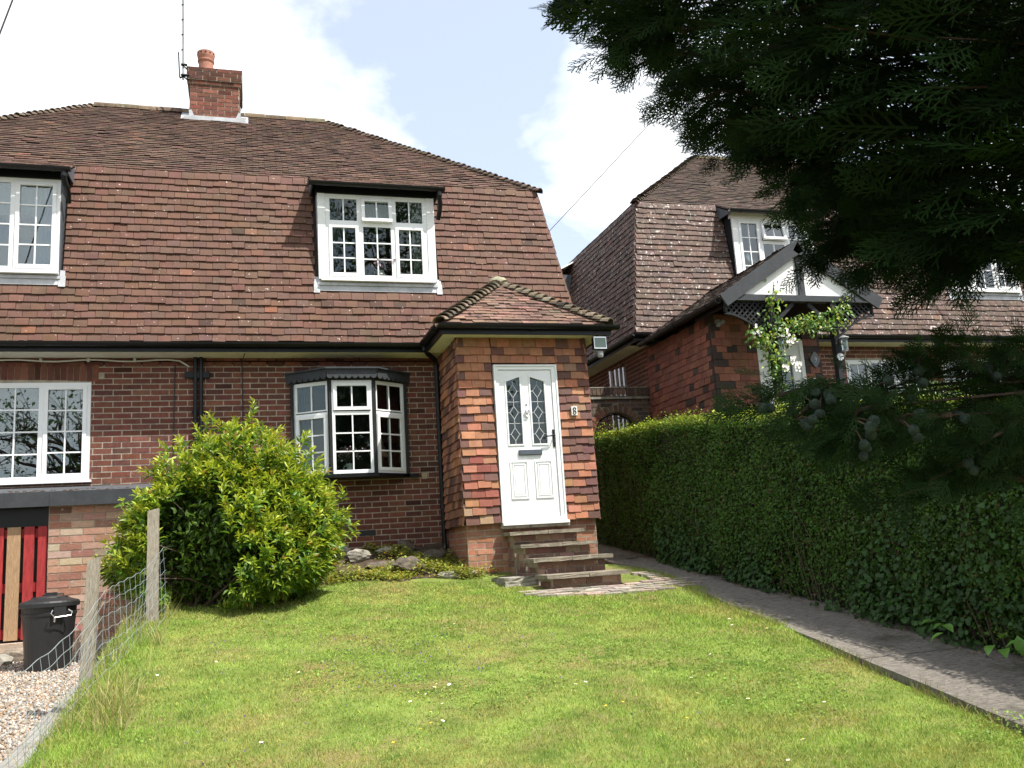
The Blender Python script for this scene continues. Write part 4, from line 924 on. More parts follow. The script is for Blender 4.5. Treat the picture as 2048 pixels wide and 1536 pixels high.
PT=[((-3.18,-2.80),.66),((-3.44,-4.92),.58),((-3.72,-8.87),.60)]
def fline(t,hfrac):
    k=min(int(t),len(PT)-2); s=t-k; (xa,ya),ha=PT[k]; (xb,yb),hb=PT[k+1]
    x=xa+(xb-xa)*s; y=ya+(yb-ya)*s; h=ha+(hb-ha)*s
    sag=.05*math.sin(math.pi*s)*(1 if hfrac>.3 else .4)+(.10*math.sin(math.pi*s) if k==1 else 0)*hfrac
    return V3((x+.05+.015*math.sin(t*9+hfrac*4),y,float(lawn_z(x,y))+.03+h*hfrac-sag))
for hf in (0,.17,.34,.5,.67,.84,1.0):
    b=MB(); b.tube([fline(t,hf)+V3((0,0,.006*math.sin(t*60))) for t in np.linspace(0,1.995,120)],.0018 if 0<hf<1 else .0024,5); b.build('line_wire','wire',nf)
for t in np.r_[np.linspace(.03,.97,15),np.linspace(1.03,1.97,28)]:
    b=MB(); b.tube([fline(t,0),fline(t+.006,.34),fline(t-.004,.67),fline(t,1.)],.0014,4); b.build('stay_wire','wire',nf)
# ------------------------------------------------------------------ rockery stones
def rock(x,y,r,sq,label,m='stone',seed=0,lift=0.,slabby=False,rz=0.):
    rs=np.random.RandomState(seed); bm=bmesh.new(); bmesh.ops.create_icosphere(bm,subdivisions=3,radius=1)
    ph=rs.uniform(0,6,9)
    pl=[(V3(rs.normal(size=3)),rs.uniform(.55,.85)) for _ in range(9)]
    for v in bm.verts:
        p=V3(v.co); 
        for n_,d_ in pl:
            n_=n_/np.linalg.norm(n_); k=p@n_-d_
            if k>0: p=p-n_*k*.85
        s=1+.07*math.sin(p[0]*7+ph[0])*math.sin(p[1]*6+ph[1])+.05*math.sin(p[2]*13+ph[2]+p[0]*9)+rs.normal()*.015
        p=p*s*V3(sq)*r; c,s_=math.cos(rz),math.sin(rz); p=V3((p[0]*c-p[1]*s_,p[0]*s_+p[1]*c,p[2]))
        v.co=p+V3((x,y,float(lawn_z(x,y))+lift))
    me=bpy.data.meshes.new('rock'); bm.to_mesh(me); bm.free(); me.materials.append(M[m]); me.update()
    a=me.attributes.new('tint','FLOAT_COLOR','FACE'); a.data.foreach_set('color',[1.]*(4*len(me.polygons)))
    return tag(link('rock',me),label,'rock','rockery stones')
M['darkstone']=mat('dark_mossy_stone',(.12,.10,.08),.95,.4,14.,1.,30.,.1,speck=[((.55,.54,.50),7.,.66,.04),((.06,.06,.03),6.,.55,.1)])
rock(-.46,-1.06,.20,(1.05,.7,.62),'largest dark brown rock with white lichen at the front of the rockery','darkstone',1,.08)
rock(-.99,-.50,.16,(1.5,.6,.55),'long grey mossy stone lying in the middle of the rockery','stone',2,.08,rz=.5)
rock(-1.30,-1.13,.11,(1.15,.8,.6),'pale block-like stone beside the foot of the leafy shrub','stone',3,.04)
rock(-.02,-1.33,.12,(1.3,.6,.5),'white streaked small rock between the largest rock and the steps','stone',4,.03,rz=-.5)
rock(-.36,-.22,.15,(1.1,.7,.8),'dark rock with white spots against the brick wall under the air vent','darkstone',5,.06)
rock(-1.20,-.25,.15,(.9,.7,.85),'rough grey stone against the wall beside the leafy shrub','stone',6,.08)
rock(-.03,-.55,.15,(1.4,.7,.6),'half buried dark stone near the downpipe foot','darkstone',7,.03)
rock(-.75,-.82,.16,(1.7,.5,.4),'flat dark stone with a white end behind the largest rock','darkstone',8,.03,rz=.2)
rock(-.60,-.30,.11,(1.4,.7,.6),'grey lichened stone in the back row of the rockery','stone',9,.07)
rock(.30,-1.36,.06,(1.2,.8,.8),'small pale pebble-like stone in the plants before the porch base','stone',10,.03)
b=MB(); z=float(lawn_z(.55,-1.9))
o=MB().box(.42,.80,-2.30,-1.72,z-.06,z+.06).build('stone_slab','stone'); bm=bmesh.new(); bm.from_mesh(o.data); bmesh.ops.subdivide_edges(bm,edges=bm.edges[:],cuts=4,use_grid_fill=True)
for v in bm.verts: v.co+=Vector((random.gauss(0,.006),random.gauss(0,.006),random.gauss(0,.004)+.004*math.sin(v.co.x*20)))
bm.to_mesh(o.data); bm.free(); tag(o,'dark rough stone slab lying left of the bottom step','slab')
for k,(x,y,r,l) in enumerate(((-4.62,-1.75,.12,'rust brown lump of rubble left of the dustbin'),(-4.75,-1.95,.10,'low grey rubble stone at the left edge of the gravel'),(-4.48,-1.62,.10,'broken masonry lump behind the dustbin'),(-3.78,-1.60,.10,'lump of orange rubble right of the dustbin'))):
    bm=bmesh.new(); bmesh.ops.create_icosphere(bm,subdivisions=2,radius=r)
    for v in bm.verts: v.co=Vector((v.co.x*1.4*(1+random.gauss(0,.1)),v.co.y*(1+random.gauss(0,.1)),v.co.z*.75*(1+random.gauss(0,.12))))+Vector((x,y,float(gravel_z(x,y))+r*.4))
    me=bpy.data.meshes.new('rubble'); bm.to_mesh(me); bm.free(); me.materials.append(M['rubble' if k%2==0 else 'stone']); a=me.attributes.new('tint','FLOAT_COLOR','FACE'); a.data.foreach_set('color',[1.]*(4*len(me.polygons)))
    tag(link('rubble_lump',me),l,'rubble')
# ------------------------------------------------------------------ neighbour, number 9
NX,NY,NZ=9.10,1.48,.55
nb=thing('house','neighbouring tiled house with black timber gabled porch partly hidden by the conifer','house',(NX,NY+3,.2))
NP=(.098,.060,.046); NU=(.098,.070,.056)
nroof=roof_pair(nb,NX,NY,NZ,[(5.97,7.63),(10.57,12.23)],'lichroof',NP,'oldroof',NU,240,'LR',60)
eaves(nb,NX,NY,NZ,[(3.83,4.6),(6.55,14.3)],[(3.9,4.25,'cream'),(6.0,14.0,'cream')],'LR')
zt=2.62+NZ
b=MB(); fw=FRONT(4.25,NY,-.3); wallsheet(b,fw,0,9.7,0,3.46,[(3.95,5.55,1.9,3.2),(6.1,7.7,1.9,3.2)],-.12,0)
b.box(4.25,4.37,NY+.12,NY+5.9,-.3,zt); b.box(13.83,13.95,NY+.12,NY+5.9,-.3,zt); b.box(4.25,13.95,NY+5.9,NY+6,-.3,zt); nw=b.build('front_wall','mortar',nb)
cut=cutter([(8.2,9.8,1.6,2.9),(10.35,11.95,1.6,2.9),(4.25,6.05,-2,4)])
P=brickfield((0,NY,-.30),(1,0,0),(0,0,1),(0,-1,0),46,lambda v:(4.25,12.0),bcol,lambda a,c,d,e:cut(a,c,d-.3,e-.3))
P+=brickfield((4.25,NY+5.9,-.30),(0,-1,0),(0,0,1),(-1,0,0),46,lambda v:(0,5.9),bcol)
emit(P,nw,'brick','wall_bricks','brick','box',40)
for x in (8.2,10.35):
    window(nb,FRONT(x,NY+.02,1.6),1.6,1.3,[(.045,.5,.045,1.255,2,3),(.545,1.05,.045,1.255,2,3,False),(1.095,1.555,.045,1.255,2,3)],GLASSR)
b=MB(); b.box(4.4,13.8,NY+3.1,NY+3.2,-.2,zt); b.box(4.4,13.8,NY+.13,NY+5.8,zt-.1,zt-.02); b.box(4.7,13.5,NY+3.1,NY+3.2,zt,5.8); b.build('interior','room',nb)
nl=[(.045,.455,.045,1.19,2,4),(.5,.97,.045,.79,2,2,False),(1.015,1.43,.045,1.19,2,4),(.5,.97,.835,1.19,2,1,True,.2)]
for x0 in (5.98,10.58):
    dormer(nb,x0,x0+1.645,NY,NZ,nl,x0+.085,x0+1.56,cheekm='blackwood',glass=GLASSR,pal=(.15,.11,.095),fascm='wpaint',pipe=0)
# side dormer seen edge-on behind the left slope
b=MB(); b.prism([(4.28,NY+3.3,4.25),(4.28,NY+3.3,5.45),(3.90,NY+3.3,5.45),(3.83,NY+3.3,4.25)],(0,-.03,0)); b.build('dormer_cheek','darklead',nb)
b=MB(); b.box(3.80,3.86,NY+3.33,NY+4.7,4.25,5.42); b.build('dormer_board','wpaint',nb)
b=MB(); b.obox((3.70,NY+3.2,5.40),(0,1.6,0),(.75,0,.40),(0,0,.03)); b.build('dormer_roof','oldroof',nb)
# chimney
ncx=NX-.1
b=MB(); b.box(ncx-.4,ncx+.4,NY+2.55,NY+3.4,7.4,9.0); nch=b.build('chimney','mortar',nb)
P=brickfield((ncx-.4,NY+2.55,7.5),(1,0,0),(0,0,1),(0,-1,0),20,lambda v:(0,.8),cc); P+=brickfield((ncx-.4,NY+3.4,7.5),(0,-1,0),(0,0,1),(-1,0,0),20,lambda v:(0,.85),cc); emit(P,nch,'brick','chimney_bricks','chbrick','box',0)
b=MB(); b.lathe([(.14,0),(.12,.4),(.15,.5)],(ncx,NY+3,9.0),14); b.build('chimney_pot','terracotta',nch)
# porch walls, tile hung, X 4.25..6.05, front -.72
QY=-.72; b=MB(); b.box(4.26,6.05,QY,QY+.1,.2,3.05); b.box(4.26,4.36,QY+.1,NY,.2,3.05); b.box(5.95,6.05,QY+.1,NY,.2,3.05); qw=b.build('porch_wall','under',nb)
NR=(.225,.09,.062); ND=(.055,.038,.034); NO=(.20,.10,.058)
def ncol(i,u,e):
    u0,u1,a,b_=e
    if (u0-a<.02) or (b_-u1<.02 and b_>1.5): return rc(ND if random.random()<.85 else NR,.12)
    r=random.random(); return rc(ND if r<.10 else (NO if r<.30 else NR),.14)
def ncol2(i,u,e):
    u0,u1,a,b_=e
    if b_-u1<.02: return rc(ND,.12)
    r=random.random(); return rc(ND if r<.08 else NR,.14)
P=tilefield((4.22,QY-.03,.35),(1,0,0),(0,0,1),(0,-1,0),25,.108,.17,lambda v:(0,.735),ncol,tail=.02)+tilefield((4.22,QY-.03,.35),(1,0,0),(0,0,1),(0,-1,0),25,.108,.17,lambda v:(1.535,1.83),ncol,tail=.02)
P+=tilefield((4.235,NY,.35),(0,-1,0),(0,0,1),(-1,0,0),25,.108,.17,lambda v:(0,NY-QY+.02),ncol2,tail=.02)
emit(P,qw,'hanging_tile','hanging_tiles','hang','tile',200)
b=MB(); fq=FRONT(4.96,QY-.05,.62); b.lbox(fq,0,.06,0,2.08,-.06,0); b.lbox(fq,.73,.79,0,2.08,-.06,0); b.lbox(fq,.06,.73,2.02,2.08,-.06,-.001); b.lbox(fq,.06,.20,.02,2.02,-.05,-.02); b.lbox(fq,.58,.73,.02,2.02,-.05,-.02); b.lbox(fq,.20,.58,.02,.95,-.05,-.02); b.lbox(fq,.20,.58,1.85,2.02,-.05,-.02); nd=b.build('front_door','upvc',nb)
b=MB(); b.lbox(fq,.20,.58,.95,1.85,-.042,-.036); b.build('pane',GLASS,nd)
b=MB(); b.lbox(fq,.185,.595,.935,.95,-.02,-.008); b.lbox(fq,.185,.595,1.85,1.865,-.02,-.008); b.lbox(fq,.185,.20,.95,1.85,-.02,-.008); b.lbox(fq,.58,.595,.95,1.85,-.02,-.008); b.build('panel_moulding','upvc',nd)
b=MB(); b.lbox(fq,.645,.665,.82,1.02,-.02,-.01); b.tube([fq[0]+fq[1]*.655+fq[2]*.95+fq[3]*(-.01),fq[0]+fq[1]*.655+fq[2]*.95+fq[3]*.03,fq[0]+fq[1]*.56+fq[2]*.945+fq[3]*.03],.008,6); b.build('handle','brass',nd)
# timber canopy: gable Y=-1.5, apex (5.30, 3.95), foot z 3.13
CY=-1.50; AX=5.32; AZ=3.98; FX0,FX1,FZ=3.99,6.65,3.13
cano=MB(); 
def slopepiece(b,s,y0,y1,n0,n1):
    fx=FX0-.0 if s<0 else FX1; d=V3((AX-fx,0,AZ-FZ)); n=V3((-d[2],0,d[0])) if s<0 else V3((d[2],0,-d[0])); n/=np.linalg.norm(n)
    b.obox(V3((fx,y0,FZ))+n*n0,d,(0,y1-y0,0),n*(n1-n0)); return fx,d,n
b=MB()
for s in (-1,1): fx,d,n=slopepiece(b,s,CY-.02,NY-.2,-.03,-.005)
crf=b.build('porch_roof','under',nb)
P=[]
for s in (-1,1):
    fx=FX0 if s<0 else FX1; d=V3((AX-fx,0,AZ-FZ)); L=np.linalg.norm(d); n=V3((-d[2],0,d[0])) if s<0 else V3((d[2],0,-d[0])); n/=np.linalg.norm(n)
    P+=tilefield((fx,NY-.2 if s<0 else CY,FZ),(0,-1 if s<0 else 1,0),d/L,n,15,L/15,.165,lambda v:(0,NY-.2-CY),lambda i,u,e: rc((.085,.066,.056),.2,.05),tail=.02,jit=1.5)
emit(P,crf,'porch_roof_tile','porch_roof_tiles','oldroof','tile',30)
for s in (-1,1):
    b=MB(); slopepiece(b,s,CY-.06,CY-.022,-.16,.03); b.build('bargeboard','greywood',nb)
    b=MB(); slopepiece(b,s,CY+.0,NY-.2,-.055,-.031); b.build('soffit_board','blackwood',nb)
b=MB(); b.box(4.14,6.50,CY-.045,CY+.05,3.085,3.175); b.box(4.14,6.50,CY-.055,CY-.046,3.085,3.10); b.build('tie_beam','greywood',nb)
b=MB(); b.prism([(4.30,CY,3.176),(6.34,CY,3.176),(AX,CY,3.83)],(0,.03,0)); b.build('gable_panel','render_w',nb)
b=MB(); b.box(AX-.05,AX+.05,CY-.035,CY-.002,3.176,3.86); b.build('king_post','greywood',nb)
POSTS=(4.76,5.80)
for x in POSTS:
    b=MB(); b.box(x-.045,x+.045,CY-.04,CY+.05,.0,3.084); b.build('post','blackwood',nb)
b=MB(); b.box(4.81,5.755,CY-.0,CY+.04,2.66,2.70); b.build('rail','blackwood',nb)
for x,s in ((4.805,1),(5.755,-1)):
    b=MB(); b.prism([(x,CY-.01,2.78),(x+s*.02,CY-.01,2.73),(x+s*.36,CY-.01,3.03),(x+s*.36,CY-.01,3.084),(x+s*.33,CY-.01,3.084)],(0,.04,0)); b.build('brace','blackwood',nb)
def bracket(xa,s,w_):
    br=MB(); curve=[(xa+s*w_*t,CY,3.0-.36*(1-t)**1.7-.09) for t in np.linspace(0,1,9)]
    for p,q in zip(curve[:-1],curve[1:]): br.obox(V3(p)+V3((0,-.012,-.02)),V3(q)-V3(p),(0,.045,0),(0,0,.035))
    br.box(min(xa+s*w_,xa+s*(w_-.03)),max(xa+s*w_,xa+s*(w_-.03)),CY-.012,CY+.033,2.91,3.084)
    o=br.build('lattice_bracket','blackwood',nb)
    b=MB()
    for k in range(-6,16):
        for sg,yy in ((1,.0),(-1,.011)):
            x0=xa+s*(k*.085); 
            pts=[]
            for t in np.linspace(0,.42,22):
                x=x0+sg*t*s*(1 if sg>0 else 1); z=3.08-t
                u=(x-xa)*s
                if 0<=u<=w_ and z>3.0-.36*(1-u/w_)**1.7-.09: pts.append((x,z))
            if len(pts)>1:
                p,q=pts[0],pts[-1]; d=V3((q[0]-p[0],0,q[1]-p[1])); n_=V3((-d[2],0,d[0])); n_/=np.linalg.norm(n_)
                b.obox((p[0]-n_[0]*.011,CY+.002+yy,p[1]-n_[2]*.011),d,n_*.022,(0,.009,0))
    b.build('lattice','blackwood',o)
bracket(4.715,-1,.66); bracket(5.845,1,.66)
for x in (4.05,6.5): MB().box(x,x+.03,CY+.05,QY+.1,3.0,3.12).build('fascia','black',nb)
g=MB(); gutter(g,(3.97,CY,3.10),(3.97,NY-.3,3.10),r=.055,depth_dir=(-1,0,0)); g.build('gutter','black',nb)
# lanterns, plaque, bell, corner light
for x,l in ((POSTS[0],'steel wall lantern half hidden by roses on the neighbour porch post'),(POSTS[1],'steel wall lantern on the bare right post of the neighbour porch')):
    t=thing('porch_lantern',l,'lantern',(x,CY-.05,2.3),'porch lanterns'); c=V3((x+.04,CY-.13,2.30))
    b=MB(); b.lathe([(.055,0),(.055,.012)],(x,CY-.045,2.27),14,ax=(V3((1,0,0)),V3((0,0,1)),V3((0,-1,0)))); b.tube([(x,CY-.055,2.27),(x+.03,CY-.10,2.27),c+V3((0,0,0.02))],.012,8); b.build('mount','steel',t)
    b=MB(); b.lathe([(.034,.03),(.036,.04),(.036,.05)],c,12); b.lathe([(.075,.225),(.07,.235),(.02,.262),(.0,.27)],c,14)
    for k in range(4): a=k*math.pi/2+.4; b.tube([c+V3((.045*math.cos(a),.045*math.sin(a),.04)),c+V3((.045*math.cos(a),.045*math.sin(a),.228))],.005,5)
    b.build('lantern_frame','sensor',t); b=MB(); b.lathe([(.038,.05),(.038,.225)],c,12); b.build('lantern_glass',GLASS,t)
t=thing('house_number_sign','dark pointed oval plaque with a pale figure nine on the neighbour porch','sign',(5.95,QY-.05,2.35))
b=MB(); b.prism([(5.93+.075*math.cos(a)*(1+.12*math.cos(4*a)),QY-.052,2.40+.11*math.sin(a)*(1+.10*math.cos(4*a))) for a in np.linspace(0,2*math.pi,29)[:-1]],(0,-.018,0)); b.prism([(5.91,QY-.052,2.30),(5.95,QY-.052,2.30),(5.935,QY-.052,2.265)],(0,-.016,0)); b.build('plate','letterbox',t)
b=MB(); b.tube([(5.93+.016*math.sin(a),QY-.073,2.415-.018*math.cos(a)) for a in np.linspace(0,2*math.pi,13)],.004,5); b.tube([(5.946,QY-.073,2.415),(5.944,QY-.073,2.38),(5.932,QY-.073,2.362),(5.917,QY-.073,2.365)],.004,5); b.build('figure','white8',t)
b=MB(); b.box(5.85,5.895,QY-.075,QY-.05,2.04,2.11); t=thing('doorbell','small white doorbell with black lens below the number nine plaque','doorbell',(5.87,QY-.05,2.05)); b.build('case','white8',t); MB().box(5.858,5.887,QY-.08,QY-.0755,2.055,2.08).build('lens','black',t)
t=thing('spot_camera','small grey twin spotlight under the left corner of the neighbour canopy','light',(4.35,QY-.2,2.92))
b=MB(); b.box(4.30,4.36,QY-.10,QY-.03,2.95,3.0); b.lathe([(.02,0),(.03,.02),(.03,.07)],(4.36,QY-.12,2.94),10,ax=(V3((1,0,0)),V3((0,0,1)),V3((0,-1,0)))); b.lathe([(.02,0),(.028,.02),(.028,.06)],(4.30,QY-.11,2.90),10,ax=(V3((1,0,0)),V3((0,0,1)),V3((0,-1,0)))); b.build('housing','sensor',t)
# ------------------------------------------------------------------ arched garden wall between the houses
gy=1.60; at_=thing('garden_wall','shaded brown brick wall with arched gateway in the gap between the houses','wall',(3.1,gy,-.2))
ARX,ARZ,ARR=3.62,1.60,.42
b=MB(); fg=FRONT(1.99,gy,-.3); wallsheet(b,fg,0,2.25,0,2.60,[(ARX-ARR-1.99,ARX+ARR-1.99,0,2.33)],-.20,0)
ap=[(ARX+ARR*math.cos(a),gy,ARZ+ARR*math.sin(a)) for a in np.linspace(0,math.pi,15)]
for p,q in zip(ap[:-1],ap[1:]): b.prism([p,q,(q[0],gy,2.03),(p[0],gy,2.03)],(0,.2,0))
for s in (-1,1): b.box(min(ARX+s*ARR,ARX+s*(ARR+.0001)),max(ARX+s*ARR,ARX+s*(ARR+.0001)),gy,gy+.2,-.3,2.03)
wl_=b.build('wall_core',mat('dark_mortar',(.20,.175,.14),.95,.2,9.),at_)
WB=[(.11,.075,.058),(.13,.085,.06),(.095,.07,.058)]
wc=lambda: rc(random.choice(WB),.15)
def acut(u0,u1,v0,v1):
    z=(v0+v1)/2-.3; segs=[(u0,u1)]
    hw=ARR+.0 if z<ARZ else (math.sqrt(max(0,(ARR+.12)**2-(z-ARZ)**2)) if z<ARZ+ARR+.12 else 0)
    if hw: return cutter([(ARX-hw-1.99,ARX+hw-1.99,-9,9)])(u0,u1,v0,v1)
    return segs
P=brickfield((1.99,gy,-.3),(1,0,0),(0,0,1),(0,-1,0),34,lambda v:(0,2.25),wc,acut)
x=1.995
while x<4.2: P.append((V3((x,gy-.02,2.31)),V3((.066,0,0)),V3((0,0,.11)),V3((0,-.012,0)),wc())); x+=.076
for a in np.linspace(.08,math.pi-.08,17):
    r0=ARR+.005; d=V3((math.cos(a),0,math.sin(a))); e=V3((-d[2],0,d[0])); P.append((V3((ARX,gy+.02,ARZ))+d*r0-e*.03,e*.062,d*.108,V3((0,-.032,0)),rc((.24,.09,.06) if a>2 else (.15,.09,.06),.15)))
emit(P,wl_,'brick','wall_bricks','garden_wall','box',120)
b=MB(); b.box(1.99,4.24,gy-.035,gy+.2,2.24,2.275); b.box(1.99,4.24,gy-.03,gy+.2,2.43,2.445); b.build('coping','stone',at_)
gt=thing('garden_gate','black wrought iron gate with round top filling the brick archway','gate',(ARX,gy+.1,-.2))
for k in range(7):
    x=ARX-.36+.12*k; zt_=ARZ+math.sqrt(max(0,.39**2-(x-ARX)**2)); b=MB(); b.tube([(x,gy+.1,-.2),(x,gy+.1,zt_)],.008,6); b.build('bar','black',gt)
b=MB(); b.tube([(ARX+.39*math.cos(a),gy+.1,ARZ+.39*math.sin(a)) for a in np.linspace(0,math.pi,21)],.012,6); b.tube([(ARX-.39,gy+.1,ARZ-.1),(ARX+.39,gy+.1,ARZ-.1)],.012,6); b.build('frame','black',gt)
ld_=thing('ladder','aluminium ladder stored behind and above the arched brick wall','ladder',(3.75,gy+.9,0.2))
for k,(x,z) in enumerate(((3.80,2.83),(3.90,2.86),(3.98,2.88),(4.06,2.90))):
    b=MB(); b.box(x-.012,x+.03,gy+.5,gy+.56,.0,z); b.build('stile','steel',ld_)
for z in np.arange(.3,2.8,.28):
    b=MB(); b.box(3.78,4.09,gy+.52,gy+.55,z,z+.03); b.build('rung','steel',ld_)
# ------------------------------------------------------------------ vegetation kit
def unitv(a): return a/(np.linalg.norm(a,axis=-1,keepdims=True)+1e-12)
def frames(d,up):
    d=unitv(d); x=unitv(np.cross(d,up)); z=np.cross(x,d); return x,d,z
def scatter(name,tv,tf,pos,X,Y,Z,sx,sy,sz,m,parent=None,kind=None,tint=None,smooth=False):
    tv=np.asarray(tv,float); tf=np.asarray(tf,int); n=len(pos)
    v=pos[:,None,:]+tv[None,:,0:1]*X[:,None,:]*sx[:,None,None]+tv[None,:,1:2]*Y[:,None,:]*sy[:,None,None]+tv[None,:,2:3]*Z[:,None,:]*sz[:,None,None]
    f=(tf[None]+np.arange(n)[:,None,None]*len(tv)).reshape(-1,tf.shape[1])
    t=np.repeat(tint,len(tf),0) if tint is not None else None
    return fastmesh(name,v.reshape(-1,3),f,m,parent,kind,t,smooth)
DIAMOND=([(0,0,0),(-.5,.45,.06),(0,1,-.08),(.5,.45,.06)],[(0,3,2,1)])
FOLD=([(0,0,0),(-.5,.42,.10),(0,.45,0),(.5,.42,.10),(0,1,-.16)],[(0,2,1),(0,3,2),(1,2,4),(2,3,4)])
LANCE=([(0,0,0),(-.42,.3,.09),(0,.34,0),(.42,.3,.09),(-.40,.62,.05),(0,.64,-.05),(.40,.62,.05),(0,1,-.22)],[(0,2,1,1),(0,3,2,2),(1,2,5,4),(2,3,6,5),(4,5,7,7),(5,6,7,7)])
LANCE=(LANCE[0],[(0,2,1),(0,3,2),(1,2,5),(1,5,4),(2,3,6),(2,6,5),(4,5,7),(5,6,7)])
IVY=([(0,.35,.03),(0,0,0),(-.28,-.05,0),(-.5,.25,0),(-.3,.42,.02),(-.32,.72,0),(0,1,-.05),(.32,.72,0),(.3,.42,.02),(.5,.25,0),(.28,-.05,0)],[(0,i,i+1) for i in range(1,10)]+[(0,10,1)])
def rnd(n): return RS.uniform(0,1,n)
def nrm(n,s=1.): return RS.normal(0,s,n)
def vnoise(p,f,seed=0):
    q=p*f+seed*1.7; return (np.sin(q[:,0]*1.3+np.sin(q[:,1]*1.7)*1.2)+np.sin(q[:,1]*1.1+np.sin(q[:,2 if p.shape[1]>2 else 0]*1.9+.5)*1.1)+np.sin((q[:,0]+q[:,1])*.7+2))/3
# ------------------------------------------------------------------ grass
LM_GRASS=leafmat('grass_blade',(.24,.345,.066),.30,.6,.15,.18,5.,col2=(.335,.325,.10),c2scale=1.3,c2range=(.44,.66))
n=330000
d=2.9+ (9.2-2.9)*rnd(n)**1.15     # distance in front of the camera, denser close by
lat=(rnd(n)-.5)*1.62*d*.80
fx,fy=CF[0]/math.hypot(CF[0],CF[1]),CF[1]/math.hypot(CF[0],CF[1])
gx=CAM[0]+fx*d*1.18+fy*lat; gy_=CAM[1]+fy*d*1.18-fx*lat
edge=2.375+.105*(gy_+2.0)+.04*nrm(n)
ok=(gx>-3.5)&(gx<edge)&(gy_<-1.22+.10*nrm(n))&~((gx>.7)&(gx<1.75)&(gy_>-2.9))&~((gx>.62)&(gx<2.2)&(gy_>-3.25)&(rnd(n)<.93))&~((gx>.2)&(gy_>-2.3)&(rnd(n)<.7))
gx,gy_,d=gx[ok],gy_[ok],d[ok]; n=len(gx)
gz=lawn_z(gx,gy_)-.07*ss(-.25,.1,gx-2.36-.105*(gy_+2))*ss(-5.2,-6.2,gy_)
pos=np.stack([gx,gy_,gz-.004],1)
dirs=np.stack([nrm(n,.50),nrm(n,.50),np.ones(n)],1); X,Y,Z=frames(dirs,np.stack([nrm(n),nrm(n),.2*nrm(n)],1))
patch=vnoise(np.stack([gx,gy_],1),1.1,3)
hgt=(.017+.019*rnd(n))*(1+.35*patch)*(1+.5*(gx<-3.1)); 
wid=(.0024+.0016*rnd(n))*np.maximum(1,d/3.6)
r=rnd(n); tn=np.ones((n,3)); tn*= (.75+.55*rnd(n))[:,None]
dry=(r<.16+.16*np.clip(-patch,0,1)); tn[dry]*=np.array([1.55,1.22,1.5]); lush=(r>.86); tn[lush]*=np.array([.62,.86,.75])
blade=([(-.5,0,0),(.5,0,0),(.32,.6,.10),(-.32,.6,.10),(0,1,.34)],[(0,1,2),(0,2,3),(3,2,4)])
g=scatter('grass',blade[0],blade[1],pos,X,Y,Z,wid,hgt,hgt,LM_GRASS,None,'stuff',tn); tag(g,'short sunlit lawn grass with dry straw patches','grass')
# broad-leaved weeds and moss in the turf
n=26000; gx=RS.uniform(-3.3,1.9,n); gy_=RS.uniform(-8.4,-1.5,n); keep=vnoise(np.stack([gx,gy_],1),1.9,11)>.20; gx,gy_=gx[keep],gy_[keep]; n=len(gx)
ok=~((gx>.6)&(gy_>-3.3)); gx,gy_=gx[ok],gy_[ok]; n=len(gx)
pos=np.stack([gx,gy_,lawn_z(gx,gy_)+.012],1); X,Y,Z=frames(np.stack([nrm(n),nrm(n),.3+.3*rnd(n)],1),np.tile([0,0,1.],(n,1)))
s=.012+.014*rnd(n); g=scatter('lawn_weeds',FOLD[0],FOLD[1],pos,X,Y,Z,s*.8,s,s,leafmat('weed_leaf',(.19,.31,.05),.3,.5,.3),None,'stuff',np.repeat((.7+.6*rnd(n))[:,None],3,1)); tag(g,'small broad leaved weeds scattered through the lawn','weeds')
# long grass by the fence and path
def tuft(name,label,xr,yr,n,h0,h1,cols,zf=lawn_z,lean=.35,rel=False):
    gx=RS.uniform(*xr,n); gy_=RS.uniform(*yr,n); gx=gx+(2.36+.105*(gy_+2) if rel else 0); c=vnoise(np.stack([gx,gy_],1),3.,5)>-.25; gx,gy_=gx[c],gy_[c]; n=len(gx)
    pos=np.stack([gx,gy_,zf(gx,gy_)-.01],1); dirs=np.stack([nrm(n,lean),nrm(n,lean),np.ones(n)],1); X,Y,Z=frames(dirs,np.stack([nrm(n),nrm(n),.1*nrm(n)],1))
    h=h0+(h1-h0)*rnd(n)**1.8; w_=.0028+.002*rnd(n); ci=RS.randint(0,len(cols),n); tn=np.array(cols)[ci]*(.7+.6*rnd(n))[:,None]
    tv=[(-.5,0,0),(.5,0,0),(-.4,.45,.06),(.4,.45,.06),(-.22,.8,.22),(.22,.8,.22),(0,1,.42)]; tf=[(0,1,3),(0,3,2),(2,3,5),(2,5,4),(4,5,6)]
    return tag(scatter(name,tv,tf,pos,X,Y,Z,w_,h,h,leafmat('long_grass',(1,1,1),.3,.6,.2),None,'stuff',tn),label,'grass')
bank=lambda x,y: np.where(x<-3.42,gravel_z(x,y)+(lawn_z(x,y)-gravel_z(x,y))*np.clip((x+3.62)/.2,0,1),lawn_z(x,y))
tuft('long_grass','long straw coloured grass growing along the foot of the wire fence',(-3.52,-3.05),(-8.2,-2.3),3200,.06,.34,[(.34,.29,.13),(.26,.27,.08),(.12,.20,.04),(.40,.35,.18)],bank)
tuft('verge_grass','uneven grass fringe overhanging the concrete path edge',(-.16,.03),(-8.6,-2.6),3800,.03,.10,[(.24,.22,.08),(.20,.26,.05),(.15,.22,.04),(.30,.26,.11)],lambda x,y: lawn_z(x,y)-.035*ss(-5.2,-6.2,y),rel=True)
tuft('step_weeds','weeds and grass between the steps and the path',(2.0,2.32),(-3.6,-1.9),900,.03,.10,[(.20,.28,.05),(.15,.22,.04)],lambda x,y: lawn_z(x,y)+.0)
